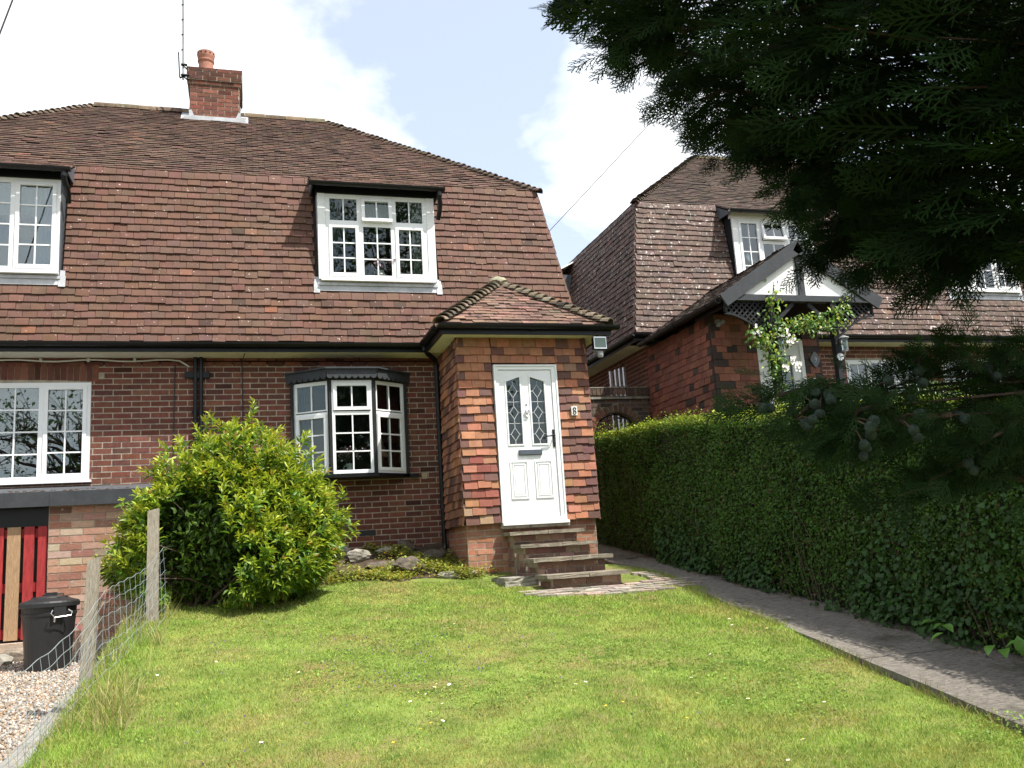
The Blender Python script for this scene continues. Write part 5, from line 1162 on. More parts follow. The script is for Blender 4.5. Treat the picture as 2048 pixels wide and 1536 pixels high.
# rockery ground cover
n=26000; gx=RS.uniform(-2.2,.68,n); gy_=RS.uniform(-1.62,-.02,n); pr=vnoise(np.stack([gx,gy_],1),2.6,7)+.55*(gx>-.9)-.35*(gy_>-.45)+.25*(gy_<-1.1); k=(pr>.28+.15*nrm(n))&(gy_>-1.38+.22*vnoise(np.stack([gx*1.,gy_*.2],1),4.5,1)+.07*nrm(n))&~((gx>.24)&(gy_>-1.27)); gx,gy_=gx[k],gy_[k]; n=len(gx)
pos=np.stack([gx,gy_,lawn_z(gx,gy_)+.015+(.05+.13*np.clip(vnoise(np.stack([gx,gy_],1),6.,2)+.3,0,1))*rnd(n)**1.5],1); X,Y,Z=frames(np.stack([nrm(n),nrm(n),.7*rnd(n)],1),np.stack([.3*nrm(n),.3*nrm(n),np.ones(n)],1)); s=.022+.026*rnd(n)
tn=(.65+.7*rnd(n))[:,None]*np.where(rnd(n)[:,None]<.12,np.array([[1.5,.9,.8]]),np.ones((1,3)))
tag(scatter('rockery_plants',FOLD[0],FOLD[1],pos,X,Y,Z,s*.85,s,s,leafmat('ground_cover_leaf',(.29,.33,.07),.35,.5,.3),None,'stuff',tn),'low yellow green ground cover spreading over the rockery','plants')
# ------------------------------------------------------------------ gravel
bm=bmesh.new(); bmesh.ops.create_icosphere(bm,subdivisions=1,radius=1); tv=np.array([v.co[:] for v in bm.verts]); tf=np.array([[v.index for v in f.verts] for f in bm.faces]); bm.free()
n=21000; gx=RS.uniform(-5.6,-3.66,n); gy_=-7.9+6.3*rnd(n)**.95; ok=~(np.hypot(gx+4.215,gy_+2.42)<.2); gx,gy_=gx[ok],gy_[ok]; n=len(gx)
pos=np.stack([gx,gy_,gravel_z(gx,gy_)+.002+.010*rnd(n)],1); X,Y,Z=frames(RS.normal(size=(n,3)),RS.normal(size=(n,3))); s=.007+.008*rnd(n)
pal=np.array([(.55,.42,.30),(.62,.54,.45),(.70,.66,.60),(.42,.30,.20),(.33,.30,.28),(.60,.46,.38),(.50,.47,.43)]); tn=pal[RS.randint(0,7,n)]*np.array([.74,.72,.70])*(.6+.65*rnd(n))[:,None]
tag(scatter('gravel',tv,tf,pos,X,Y,Z,s,s*(.7+.4*rnd(n)),s*(.6+.3*rnd(n)),mat('pebble',(1,1,1),.8,.1,60.,0,40,.3,tint=True),None,'stuff',tn,smooth=True),'pale mixed pebbles covering the drive','gravel')
# ------------------------------------------------------------------ daisies, buttercups and self-heal
def flower(kind):
    b=MB(); n=9
    if kind=='daisy':
        for k in range(n):
            a=2*math.pi*k/n; c,s=math.cos(a),math.sin(a); b.add([(0,0,.030),(.011*c-.0045*s,.011*s+.0045*c,.032),(.016*c,.016*s,.031),(.011*c+.0045*s,.011*s-.0045*c,.032)],[(0,3,2,1)])
    else:
        for k in range(5):
            a=2*math.pi*k/5; c,s=math.cos(a),math.sin(a); b.add([(0,0,.040),(.009*c-.007*s,.009*s+.007*c,.046),(.014*c,.014*s,.049),(.009*c+.007*s,.009*s-.007*c,.046)],[(0,3,2,1)])
    return b
fl=flower('daisy'); b2=MB(); b2.lathe([(.005,.031),(.005,.035),(.001,.037)],(0,0,0),8); st_=MB(); st_.tube([(0,0,0),(0,0,.031)],.0012,4)
dm=fl.build('daisy','petalw'); me=dm.data; me.materials.append(M['petaly']); me.materials.append(MATS['grass_blade'])
bmx=bmesh.new(); bmx.from_mesh(me)
for src,mi in ((b2,1),(st_,2)):
    vv=[bmx.verts.new(p) for p in src.v]
    for f in src.f:
        ff=bmx.faces.new([vv[i] for i in f]); ff.material_index=mi
bmx.to_mesh(me); bmx.free()
bm_=flower('buttercup'); bcup=bm_.build('buttercup','petaly').data; bpy.data.objects.remove(bpy.data.objects['buttercup'])
DP=[(-1.31,-6.34),(-1.27,-6.38),(-1.33,-6.77),(-1.43,-6.29),(-1.20,-6.25),(-1.14,-6.45),(-1.09,-6.22),(-1.22,-6.62),(-1.30,-6.95),(-1.05,-6.7),(-1.40,-6.50),(-1.16,-6.15),(1.70,-4.89),(1.74,-4.80),(1.62,-4.97),(1.68,-5.02),(1.55,-5.3),(1.72,-5.55),(1.30,-5.4),(.19,-8.15),(.45,-7.9),(-.31,-6.49),(-.22,-6.44),(-.36,-6.62),(-.28,-6.75),(-2.01,-5.4),(-1.85,-5.32),(-1.92,-5.55),(-2.9,-4.73),(-3.0,-5.1),(-2.6,-4.9),(.75,-6.4),(.9,-6.1),(1.1,-6.8),(.6,-7.1),(.35,-6.9),(.5,-6.55),(-2.3,-6.9),(-2.6,-7.3),(-.6,-4.2),(1.0,-7.3),(-.9,-5.0),(.1,-5.9)]
for k,(x,y) in enumerate(DP):
    o=dm if k==0 else dm.copy()
    if k: COL.objects.link(o)
    o.location=(x,y,float(lawn_z(x,y))+.004); o.rotation_euler=(random.gauss(0,.25),random.gauss(0,.25),random.random()*6); s=random.uniform(.6,.95); o.scale=(s,s,s)
    tag(o,'small white daisy with yellow centre standing in the lawn','daisy','daisies in the lawn')
for k,(x,y) in enumerate([(-.30,-7.0),(-.18,-6.95),(-1.45,-7.05),(-1.36,-6.98),(-.9,-5.15),(-.8,-5.2),(-1.62,-7.2),(.05,-7.35)]):
    o=bpy.data.objects.new('buttercup',bcup); COL.objects.link(o); o.location=(x,y,float(lawn_z(x,y))+.0); o.rotation_euler=(random.gauss(0,.2),random.gauss(0,.2),random.random()*6); o.scale=(.75,.75,.75)
    tag(o,'tiny yellow buttercup flower in the lawn','buttercup','buttercups in the lawn')
n=300; gx=np.concatenate([RS.normal(-1.15,.45,n//2),RS.uniform(-2.8,.3,n-n//2)]); gy_=np.concatenate([RS.normal(-5.45,.55,n//2),RS.uniform(-7.3,-3.2,n-n//2)])
pos=np.stack([gx,gy_,lawn_z(gx,gy_)+.03],1); X,Y,Z=frames(np.stack([.3*nrm(n),.3*nrm(n),np.ones(n)],1),RS.normal(size=(n,3))); s=.009+.007*rnd(n)
tag(scatter('selfheal_flowers',FOLD[0],FOLD[1],pos,X,Y,Z,s,s,s,'petalv',None,'stuff'),'tiny violet flower heads dotted over the lawn','flowers')
# ------------------------------------------------------------------ big leafy shrub
sh=thing('shrub','large rounded shrub with glossy yellow green leaves in front of the garage','shrub',(-2.5,-2.0,-.5))
LOBES=[((-2.50,-2.0,.12),(1.02,.85,.90)),((-2.42,-1.95,.70),(.66,.6,.58)),((-2.10,-2.0,.42),(.62,.65,.60)),((-2.95,-2.1,.32),(.62,.6,.60)),((-3.22,-2.1,-.08),(.54,.50,.50)),((-1.98,-2.05,.0),(.54,.6,.55)),((-2.60,-2.5,-.08),(.90,.55,.55)),((-2.78,-2.0,.62),(.42,.45,.45)),((-2.85,-2.40,-.25),(.60,.45,.40))]
def inside(p,k=1.):
    r=np.zeros(len(p),bool)
    for c,s in LOBES: r|=(((p-np.array(c))/(np.array(s)*k))**2).sum(1)<1
    return r
pts=[];nor=[]
for c,s in LOBES:
    m_=int(800*s[0]*s[1]/.5); v=unitv(RS.normal(size=(m_,3))); rr=.80+.26*rnd(m_)**.6
    p=np.array(c)+v*np.array(s)*rr[:,None]; pts.append(p); nor.append(unitv(v/np.array(s)))
p=np.concatenate(pts); nn=np.concatenate(nor); k=~inside(p,.80)&(p[:,2]>lawn_z(p[:,0],p[:,1])+.05); p,nn=p[k],nn[k]
k=vnoise(p,3.6,2)>-.50; p,nn=p[k],nn[k]
extra=rnd(len(p))<.20; p=p+(nn*.5+np.array([0,0,.6]))*(extra*(.05+.26*rnd(len(p))**1.5))[:,None]; p=p+nn*(.17*vnoise(p,2.6,5))[:,None]
k=~((p[:,0]<-2.9)&(p[:,1]<-2.55+.25*(p[:,0]+3.25)))&(p[:,0]>-3.86); p,nn=p[k],nn[k]
axis=unitv(nn*.75+np.array([0,0,.65])+.35*RS.normal(size=p.shape)); K=11
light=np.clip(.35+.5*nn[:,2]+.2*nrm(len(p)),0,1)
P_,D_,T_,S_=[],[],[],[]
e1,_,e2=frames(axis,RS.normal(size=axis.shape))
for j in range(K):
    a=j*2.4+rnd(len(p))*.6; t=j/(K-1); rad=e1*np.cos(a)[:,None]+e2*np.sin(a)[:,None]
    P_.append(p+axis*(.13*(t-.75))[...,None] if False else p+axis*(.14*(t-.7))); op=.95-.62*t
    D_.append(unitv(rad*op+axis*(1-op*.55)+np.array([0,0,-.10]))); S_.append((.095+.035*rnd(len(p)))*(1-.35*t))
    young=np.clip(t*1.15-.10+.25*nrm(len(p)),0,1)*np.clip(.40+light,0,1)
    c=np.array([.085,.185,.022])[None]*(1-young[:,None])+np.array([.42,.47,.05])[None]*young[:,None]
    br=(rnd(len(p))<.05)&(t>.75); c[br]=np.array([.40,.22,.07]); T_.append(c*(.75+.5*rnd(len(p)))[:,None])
pos=np.concatenate(P_); dr_=np.concatenate(D_); tn=np.concatenate(T_); sz=np.concatenate(S_)
X,Y,Z=frames(dr_,np.array([0,0,1.])+.5*RS.normal(size=dr_.shape))
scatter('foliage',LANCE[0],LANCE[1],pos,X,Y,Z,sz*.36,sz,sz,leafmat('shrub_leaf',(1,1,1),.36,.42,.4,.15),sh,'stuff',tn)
b=MB()
for k in range(120):
    i=RS.randint(len(p)); q=p[i]; base=V3((-2.5+random.gauss(0,.2),-2.0+random.gauss(0,.15),-.55)); mid=base*.45+q*.55+V3((0,0,.12)); b.tube([base,mid,q],[.016,.009,.003],5)
b.build('stem','twig',sh)
# inner shade leaves keep the bush from being see-through
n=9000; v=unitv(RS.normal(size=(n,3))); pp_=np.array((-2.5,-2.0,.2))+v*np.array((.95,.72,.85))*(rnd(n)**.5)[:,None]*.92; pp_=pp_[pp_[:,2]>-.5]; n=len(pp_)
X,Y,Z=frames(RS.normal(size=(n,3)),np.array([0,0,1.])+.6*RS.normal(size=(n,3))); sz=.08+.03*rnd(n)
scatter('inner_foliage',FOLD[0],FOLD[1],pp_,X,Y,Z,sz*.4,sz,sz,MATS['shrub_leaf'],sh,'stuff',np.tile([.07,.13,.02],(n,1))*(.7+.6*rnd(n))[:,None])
# ------------------------------------------------------------------ privet hedge
hd=thing('hedge','long clipped dark green hedge running beside the concrete path','hedge',(3.5,-4.5,-.9))
HX0,HX1,HY0,HY1,HH=2.82,4.10,-10.6,.95,1.90
def hz(y): return path_z(y)
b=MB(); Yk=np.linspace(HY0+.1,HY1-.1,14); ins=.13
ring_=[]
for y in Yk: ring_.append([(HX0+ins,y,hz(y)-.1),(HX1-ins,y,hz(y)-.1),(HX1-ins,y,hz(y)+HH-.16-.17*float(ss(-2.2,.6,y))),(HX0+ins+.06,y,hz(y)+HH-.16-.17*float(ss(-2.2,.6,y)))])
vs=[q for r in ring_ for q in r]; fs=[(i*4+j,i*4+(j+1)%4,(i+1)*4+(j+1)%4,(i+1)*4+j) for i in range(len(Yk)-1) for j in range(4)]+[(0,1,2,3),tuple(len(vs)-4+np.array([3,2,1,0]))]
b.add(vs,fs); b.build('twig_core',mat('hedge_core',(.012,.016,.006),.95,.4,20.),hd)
def hedge_leaves(n,face):
    y=HY0+(HY1-HY0)*rnd(n); 
    if face=='side':
        h=(HH-.17*ss(-2.2,.6,y))*rnd(n); dp=.15*rnd(n)**1.3; bul=.075*vnoise(np.stack([y,h],1),1.7,4)+.05*vnoise(np.stack([y,h],1),4.6,9)
        thin=.10*np.exp(-h/.25); x=HX0+dp-bul+thin*.6+.05*(h/HH)**3*2; nrmv=np.stack([-np.ones(n),-.15*np.ones(n),.35*np.ones(n)],1); z=hz(y)+h
        kp=(vnoise(np.stack([y,h],1),5.5,6)+1.1+1.6*np.clip(h/.5,0,1)>rnd(n)*1.7)
    elif face=='top':
        u=rnd(n); x=HX0+.03+(HX1-HX0-.06)*u; bul=.055*vnoise(np.stack([x*2,y],1),1.6,8)+.03*vnoise(np.stack([x*2,y],1),6.,3)
        z=hz(y)+HH-.17*ss(-2.2,.6,y)-.13*rnd(n)**1.4+bul-.05*np.exp(-u/.06); nrmv=np.stack([-.1*np.ones(n),-.1*np.ones(n),np.ones(n)],1); kp=np.ones(n,bool)
        sp=rnd(n)<.07; z[sp]+=.02+.09*rnd(sp.sum())
    else:
        h=HH*rnd(n); x=HX0+(HX1-HX0)*rnd(n); y=HY1-.13*rnd(n); z=hz(y)+h; nrmv=np.stack([0*y,np.ones(n),.3*np.ones(n)],1); kp=np.ones(n,bool)
    pos=np.stack([x,y,z],1)[kp]; nv=unitv(nrmv[kp]+.65*RS.normal(size=(kp.sum(),3))); n=len(pos)
    dr_=unitv(RS.normal(size=(n,3))+np.array([-.3,0,.5])); dr_=unitv(dr_-nv*(dr_*nv).sum(1)[:,None]*.8)
    return pos,dr_,nv
A=[hedge_leaves(118000,'side'),hedge_leaves(62000,'top'),hedge_leaves(3000,'end')]
pos=np.concatenate([a[0] for a in A]); dr_=np.concatenate([a[1] for a in A]); nv=np.concatenate([a[2] for a in A]); n=len(pos)
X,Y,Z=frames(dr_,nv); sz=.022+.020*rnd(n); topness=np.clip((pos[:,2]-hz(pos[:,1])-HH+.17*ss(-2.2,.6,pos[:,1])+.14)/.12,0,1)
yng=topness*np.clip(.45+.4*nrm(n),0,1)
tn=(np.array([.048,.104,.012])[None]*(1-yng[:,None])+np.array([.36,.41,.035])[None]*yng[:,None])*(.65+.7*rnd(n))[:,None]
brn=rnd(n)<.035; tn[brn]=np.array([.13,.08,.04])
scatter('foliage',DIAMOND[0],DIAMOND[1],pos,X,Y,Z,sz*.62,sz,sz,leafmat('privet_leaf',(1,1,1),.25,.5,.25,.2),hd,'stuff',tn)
b=MB()
for k in range(150):
    y=random.uniform(-8.5,.8); h=random.uniform(0,.3); l=random.uniform(.4,1.0); b.tube([(HX0+.12,y,hz(y)+h-.2),(HX0+.05+random.gauss(0,.03),y+random.gauss(0,.06),hz(y)+h+l*.5),(HX0+.05+random.gauss(0,.04),y+random.gauss(0,.12),hz(y)+h+l)],[.008,.005,.002],4)
b.build('stems','twig',hd,kind='stuff')
iv=thing('ivy','dark glossy ivy with larger leaves covering the foot of the hedge','ivy',(2.95,-6,-1.0))
n=5200; y=-9.2+8.6*rnd(n)**1.25; h=np.abs(nrm(n,.30))*np.clip(1.3+(-y-4)*.16,.5,1.9); dx=.05*rnd(n)+.10*np.exp(-h/.10)*rnd(n)
k=vnoise(np.stack([y,h],1),2.4,12)>-.35; y,h,dx=y[k],h[k],dx[k]; n=len(y)
pos=np.stack([HX0-dx+.02,y,hz(y)+.02+h],1); nv=unitv(np.array([-1.,-.2,.55])+.5*RS.normal(size=(n,3))); dr_=unitv(RS.normal(size=(n,3))*.7+np.array([-.3,0,-.6])); dr_=unitv(dr_-nv*(dr_*nv).sum(1)[:,None]); X,Y,Z=frames(dr_,nv); sz=.028+.030*rnd(n)
scatter('ivy_leaves',IVY[0],IVY[1],pos,X,Y,Z,sz,sz,sz,leafmat('ivy_leaf',(.024,.062,.011),.15,.5,.25,.2),iv,'stuff',np.repeat((.6+.9*rnd(n))[:,None],3,1))
n=26; pos=np.stack([HX0-.12+.06*nrm(n),-7.2+.35*nrm(n),0*nrm(n)],1); pos[:,2]=hz(pos[:,1])+.10+.12*rnd(n); X,Y,Z=frames(np.stack([-.6+.5*nrm(n),.6*nrm(n),.3*nrm(n)],1),np.tile([-.2,0,1.],(n,1))); sz=.10+.05*rnd(n)
wd=thing('broadleaf_weed','bright green large leaved weed at the hedge foot near the path joint','weed',(2.8,-7.2,-1.1)); scatter('leaf_clump',LANCE[0],LANCE[1],pos,X,Y,Z,sz*.6,sz,sz,leafmat('weed_big_leaf',(.14,.30,.05),.35,.4,.4),wd,'stuff',np.ones((n,3)))
# fallen leaves and moss scraps along the shaded path edge
n=420; y=-8.6+8.5*rnd(n); x=2.86-np.abs(nrm(n,.10)); pos=np.stack([x,y,path_z(y)+.006+.006*rnd(n)],1); X,Y,Z=frames(np.stack([nrm(n),nrm(n),.1*nrm(n)],1),np.stack([.3*nrm(n),.3*nrm(n),np.ones(n)],1)); sz=.018+.022*rnd(n)
tag(scatter('leaf_litter',FOLD[0],FOLD[1],pos,X,Y,Z,sz*.6,sz,sz,leafmat('dead_leaf',(.22,.15,.075),.15,.8,.1),None,'stuff',np.repeat((.5+.9*rnd(n))[:,None],3,1)),'dead leaves lying along the hedge side of the path','leaves')
# ------------------------------------------------------------------ climbing rose on the neighbour porch
ro=thing('climbing_rose','climbing rose with white flower clusters trained over the neighbour porch posts','rose',(4.76,CY-.1,.0))
stem=[[(4.70,CY-.08,.2),(4.78,CY-.09,1.2),(4.71,CY-.09,2.0),(4.80,CY-.08,2.6),(4.77,CY-.09,3.05),(4.80,CY-.12,3.30)],[(4.78,CY-.09,2.5),(5.05,CY-.07,2.72),(5.35,CY-.07,2.76),(5.65,CY-.07,2.74),(5.82,CY-.09,2.85),(5.93,CY-.10,3.05)],[(4.72,CY-.09,2.1),(4.55,CY-.13,2.45),(4.36,CY-.16,2.62)],[(4.8,CY-.08,1.5),(4.95,CY-.11,1.2),(4.93,CY-.1,.8)]]
b=MB()
for s in stem: b.tube(s,[.012]*2+[.007]*(len(s)-2),6)
b.build('stem','twig',ro)
pts=[]
for s,cnt in zip(stem,(520,480,260,260)):
    s=np.array(s); L=np.r_[0,np.cumsum(np.linalg.norm(np.diff(s,axis=0),axis=1))]; t=L[-1]*rnd(cnt); pts.append(np.stack([np.interp(t,L,s[:,k]) for k in range(3)],1))
p=np.concatenate(pts); n=len(p); p=p+RS.normal(size=(n,3))*np.array([.075,.05,.075]); X,Y,Z=frames(RS.normal(size=(n,3))+np.array([0,-.3,-.7]),np.array([0,-.8,.7])+.4*RS.normal(size=(n,3))); sz=.05+.035*rnd(n)
tn=np.where(rnd(n)[:,None]<.3,np.array([[.30,.36,.05]]),np.array([[.11,.22,.04]]))*(.7+.6*rnd(n))[:,None]
scatter('leaf',LANCE[0],LANCE[1],p,X,Y,Z,sz*.55,sz,sz,leafmat('rose_leaf',(1,1,1),.35,.4,.4),ro,'stuff',tn)
for c,r_ in (((4.40,CY-.18,2.60),.085),((4.90,CY-.14,2.58),.10),((4.97,CY-.15,2.46),.07),((4.93,CY-.16,2.20),.06),((4.82,CY-.16,2.10),.06),((5.02,CY-.16,2.12),.06)):
    b=MB()
    for k in range(16):
        o=V3(c)+RS.normal(size=3)*V3((1,.5,1))*r_*.55
        for j in range(5):
            a=2*math.pi*j/5+k; d=V3((math.cos(a),-.35,math.sin(a)))*.020; e=V3((-math.sin(a),0,math.cos(a)))*.011; b.add([o,o+d*.7+e,o+d,o+d*.7-e],[(0,1,2,3)])
    b.build('flower_cluster','petalw',ro)
# shrub with pale blooms behind the hedge
bs=thing('flowering_shrub','leafy garden shrub with pale blooms half seen behind the hedge and conifer','shrub',(8.,-1.,.3))
n=5200; v=unitv(RS.normal(size=(n,3))); pp_=np.array((8.0,-1.0,1.1))+v*np.array((1.5,1.0,.85))*(.6+.45*rnd(n)**.5)[:,None]; X,Y,Z=frames(RS.normal(size=(n,3)),np.array([0,0,1.])+.6*RS.normal(size=(n,3))); sz=.06+.03*rnd(n)
scatter('foliage',FOLD[0],FOLD[1],pp_,X,Y,Z,sz*.5,sz,sz,leafmat('garden_shrub_leaf',(.12,.22,.04),.3,.45,.4),bs,'stuff',np.repeat((.6+.8*rnd(n))[:,None],3,1))
i=RS.randint(0,n,260); i=i[v[i,2]>-.2]; k=len(i); X,Y,Z=frames(RS.normal(size=(k,3)),RS.normal(size=(k,3))); sz=.05+.03*rnd(k); scatter('blooms',FOLD[0],FOLD[1],pp_[i]+v[i]*.07,X,Y,Z,sz,sz,sz,'petalw',bs,'stuff')
MB().tube([(8,-1,-.2),(8,-1,.9)],.04,6).build('stem','twig',bs)
# ------------------------------------------------------------------ indoor ornaments
def bouquet(name,label,c,vase,nf,spread,m,vm,cat='flowers'):
    t=thing(name,label,cat,c); b=MB(); b.lathe(vase,c,14)
    if vm=='china': b.tube([V3(c)+V3((-.05,0,.03)),V3(c)+V3((-.085,0,.06)),V3(c)+V3((-.08,0,.11)),V3(c)+V3((-.045,0,.13))],.006,6)
    b.build('jug',vm,t); top=V3(c)+V3((0,0,vase[-1][1])); b=MB(); s=MB()
    for k in range(nf):
        q=top+V3((random.gauss(0,spread[0]),random.gauss(0,spread[1]),spread[2]*(.35+.65*random.random()))); s.tube([top-V3((0,0,.03)),(top+q)/2+V3((0,0,.02)),q],.0018,4)
        for j in range(9):
            o=q+RS.normal(size=3)*spread[3]; a=unitv(RS.normal(size=3)); e=unitv(np.cross(a,(0,.3,1.))); b.add([o-a*spread[4],o+e*spread[4]*.7,o+a*spread[4],o-e*spread[4]*.7],[(0,1,2,3)])
    b.build('blooms',m,t); s.build('stems','twig',t); return t
bouquet('flower_jug','white jug of dried pinkish flowers inside the bay window',(-1.05,-.245,.95),[(.045,0),(.055,.05),(.045,.10),(.05,.15)],46,(.11,.04,.22,.018,.014),mat('dried_petal',(.42,.28,.30),.8,.3,40.),'china')
bouquet('flower_vase','vase of mauve pink blooms inside the upstairs dormer window',(-.54,-.205,3.69),[(.05,0),(.06,.06),(.04,.12)],14,(.10,.03,.16,.03,.026),'petalp','china')
t=thing('bird_ornament','small brown bird ornament on the bay window board','ornament',(-.86,-.27,.95)); b=MB(); b.lathe([(.001,-.05),(.018,-.04),(.026,-.01),(.022,.02),(.012,.04),(.001,.05)],(-.86,-.27,.985),10,ax=(V3((0,1,0)),V3((0,0,1)),V3((1,0,0)))); b.lathe([(.012,0),(.014,.02)],(-.86,-.27,.95),8); b.build('body','terracotta',t)
# ------------------------------------------------------------------ big conifer close by on the right
cy=thing('cypress_tree','dark overhanging cypress with drooping feathery sprays filling the upper right','tree',(.75,-11.3,-1.7))
def spray_template(seed):
    rs=np.random.RandomState(seed); vs=[];fs=[]
    def strip(p,d,L,w0,w1,segs,droop):
        p=np.array(p,float); d=np.array(d,float); b0=len(vs); side=np.array([d[1],-d[0],0]); out=[]
        for i in range(segs+1):
            t=i/segs; w_=w0+(w1-w0)*t; vs.append(p-side*w_/2); vs.append(p+side*w_/2); out.append((p.copy(),d.copy(),t))
            p=p+d*L/segs+np.array([0,0,-droop*L/segs*t])
        for i in range(segs):
            a=b0+2*i; fs.append((a,a+1,a+3)); fs.append((a,a+3,a+2))
        return out
    def at(o,t):
        for i in range(len(o)-1):
            if o[i][2]<=t<=o[i+1][2]: s=(t-o[i][2])/(o[i+1][2]-o[i][2]); return o[i][0]+(o[i+1][0]-o[i][0])*s
        return o[-1][0]
    def rotd(d,a): c,s=math.cos(a),math.sin(a); return np.array([d[0]*c-d[1]*s,d[0]*s+d[1]*c,0])
    m=strip((0,0,0),(0,1,0),1,.036,.016,4,.30); sg=1
    for t in np.arange(.10,.97,.068):
        L=(.16+.46*math.sin(math.pi*min(1,t*.8+.25))*(1-t*.55))*rs.uniform(.8,1.15); sg=-sg; a=sg*rs.uniform(.50,.78); d=rotd(np.array([0,1.,0]),a); q=at(m,t)
        o=strip(q+np.array([0,0,rs.normal()*.012]),d,L,.032,.015,2,.25); s2=1
        for u in np.arange(.18,.95,.21):
            s2=-s2; l2=L*(.42-.22*u)*rs.uniform(.8,1.2); strip(at(o,u)+np.array([0,0,rs.normal()*.01]),rotd(d,s2*rs.uniform(.45,.7)),l2,.028,.013,1,.2)
    return np.array(vs),np.array(fs)
TEMPL=[spray_template(s) for s in range(5)]
def inpoly(x,y,poly):
    r=np.zeros(len(x),bool); j=len(poly)-1
    for i in range(len(poly)):
        xi,yi=poly[i]; xj,yj=poly[j]; c=((yi>y)!=(yj>y))&(x<(xj-xi)*(y-yi)/(yj-yi+1e-9)+xi); r^=c; j=i
    return r
# boughs: a limb leaves the trunk, its tips carry the sprays.  Tip positions are world points on the near side of the crown
A_=[(1130,-40),(1125,20),(1230,30),(1250,80),(1330,90),(1290,140),(1400,160),(1370,200),(1450,225),(1490,270),(1470,290),(1570,310),(1640,330),(1660,400),(1720,405),(1720,470),(1780,480),(1790,500),(1850,510),(1900,510),(1930,540),(2000,520),(2250,560),(2250,-200),(1130,-200)]
B_=[(2200,720),(2010,710),(1960,680),(1900,720),(1830,730),(1800,790),(1700,800),(1580,785),(1640,830),(1700,830),(1690,880),(1790,870),(1750,930),(1840,960),(2200,1010)]
def seeds(poly,n,d0,d1):
    p=np.array(poly); x=RS.uniform(p[:,0].min(),p[:,0].max(),n*4); y=RS.uniform(p[:,1].min(),p[:,1].max(),n*4); k=inpoly(x,y,poly); x,y=x[k][:n],y[k][:n]; d=d0+(d1-d0)*rnd(len(x))
    dr=CF[None]+CR[None]*((x-1024)/FPX)[:,None]+CU[None]*((768-y)/FPX)[:,None]
    return CAM+unitv(dr)*d[:,None]
SA=seeds(A_,2300,1.55,2.75); SA=SA[vnoise(SA,8.,6)>-.30]
def inwin(S):
    q,_=scr(S); return (q[:,0]>1905)&(q[:,0]<2075)&(q[:,1]>490)&(q[:,1]<600)
SA=SA[~(inwin(SA)&(rnd(len(SA))<.9))]
def pxw(x,y,d): return CAM+unitv(CF+CR*((x-1024)/FPX)+CU*((768-y)/FPX))*d
BOUGH=[]    # (points in 3-D along a bough, tip last)
def bough(p0,p1,d0,d1,n,sag=.02):
    a,c=pxw(*p0,d0),pxw(*p1,d1); t=np.linspace(0,1,n)[:,None]; m=a+(c-a)*t+np.array([0,0,1.])*(sag*np.sin(t*math.pi)); BOUGH.append(m); return m
edge=[((1250,10),(1085,38)),((1330,60),(1200,95)),((1360,110),(1225,150)),((1420,150),(1300,212)),((1480,190),(1345,215)),((1500,240),(1380,270)),((1520,265),(1400,312)),((1620,300),(1500,325)),((1680,340),(1580,400)),((1700,380),(1600,430)),((1740,420),(1625,465)),((1760,450),(1650,500)),((1720,470),(1590,540)),((1800,500),(1690,555)),((1860,490),(1720,565)),((1910,500),(1790,570)),((1960,500),(1860,570)),((2020,480),(1950,520)),((2090,480),(2010,530)),((1240,-20),(1120,0)),((1300,40),(1260,120)),((1450,120),(1330,170)),((1570,270),(1450,310)),((1670,330),(1560,380)),((2110,500),(2050,560)),((1920,510),(1870,575))]
for p0,p1 in edge:
    d=random.uniform(1.6,2.3); p1=(p1[0]*.75+p0[0]*.25,p1[1]*.75+p0[1]*.25); p0=(p0[0]+40,p0[1]); bough(p0,p1,d,d*random.uniform(.93,1.02),9)
lowb=[((2120,730),(1780,775),1.75,1.5,14),((1790,790),(1500,805),1.5,1.42,8),((2120,780),(1850,850),1.7,1.5,12),((1900,830),(1690,900),1.5,1.4,9),((2120,900),(1860,960),1.7,1.5,12),((2080,960),(1800,990),1.6,1.5,9),((1960,750),(1900,690),1.6,1.5,5),((1860,755),(1825,725),1.55,1.5,3),((1700,785),(1590,840),1.48,1.4,5),((2100,740),(2030,700),1.7,1.6,5),((2120,850),(1960,890),1.6,1.5,9),((1780,810),(1680,870),1.45,1.4,6),((2120,740),(1980,800),1.8,1.7,8)]
for a in lowb: bough(*a)
EDG=np.concatenate(BOUGH[:len(edge)]); SB_=np.concatenate(BOUGH[len(edge):])
def boughset(bs,scale,rep):
    S=[];D=[]
    for m in bs:
        ax=unitv(m[-1]-m[0]); side=unitv(np.cross(ax,-CF)); n=len(m)
        for i in range(n):
            for r in range(rep):
                sg=random.choice((-1,1)); k=random.uniform(.25,1.0) if i<n-1 else .1
                q0=scr(m[i][None])[0][0]
                if 1560<q0[0]<1740 and q0[1]<830 and sg*side[2]>0: sg=-sg
                S.append(m[i]+RS.normal(size=3)*.012); D.append(ax+side*sg*k+RS.normal(size=3)*.22)
    return np.array(S),unitv(np.array(D)),scale
n=1500; v=unitv(RS.normal(size=(n,3))); SC=np.array([.8,-11.35,2.3])+v*np.array([2.2,1.55,2.3])*(.55+.45*rnd(n)**.5)[:,None]
dd=SC-CAM; dz_=dd@CF; px=1024+FPX*(dd@CR)/np.maximum(dz_,.1); py=768-FPX*(dd@CU)/np.maximum(dz_,.1)
k=(((px>2130)|(dz_<.3)|(py<-160)))&(np.linalg.norm(dd,axis=1)>1.0)&(SC[:,2]>-.9); SC=SC[k]
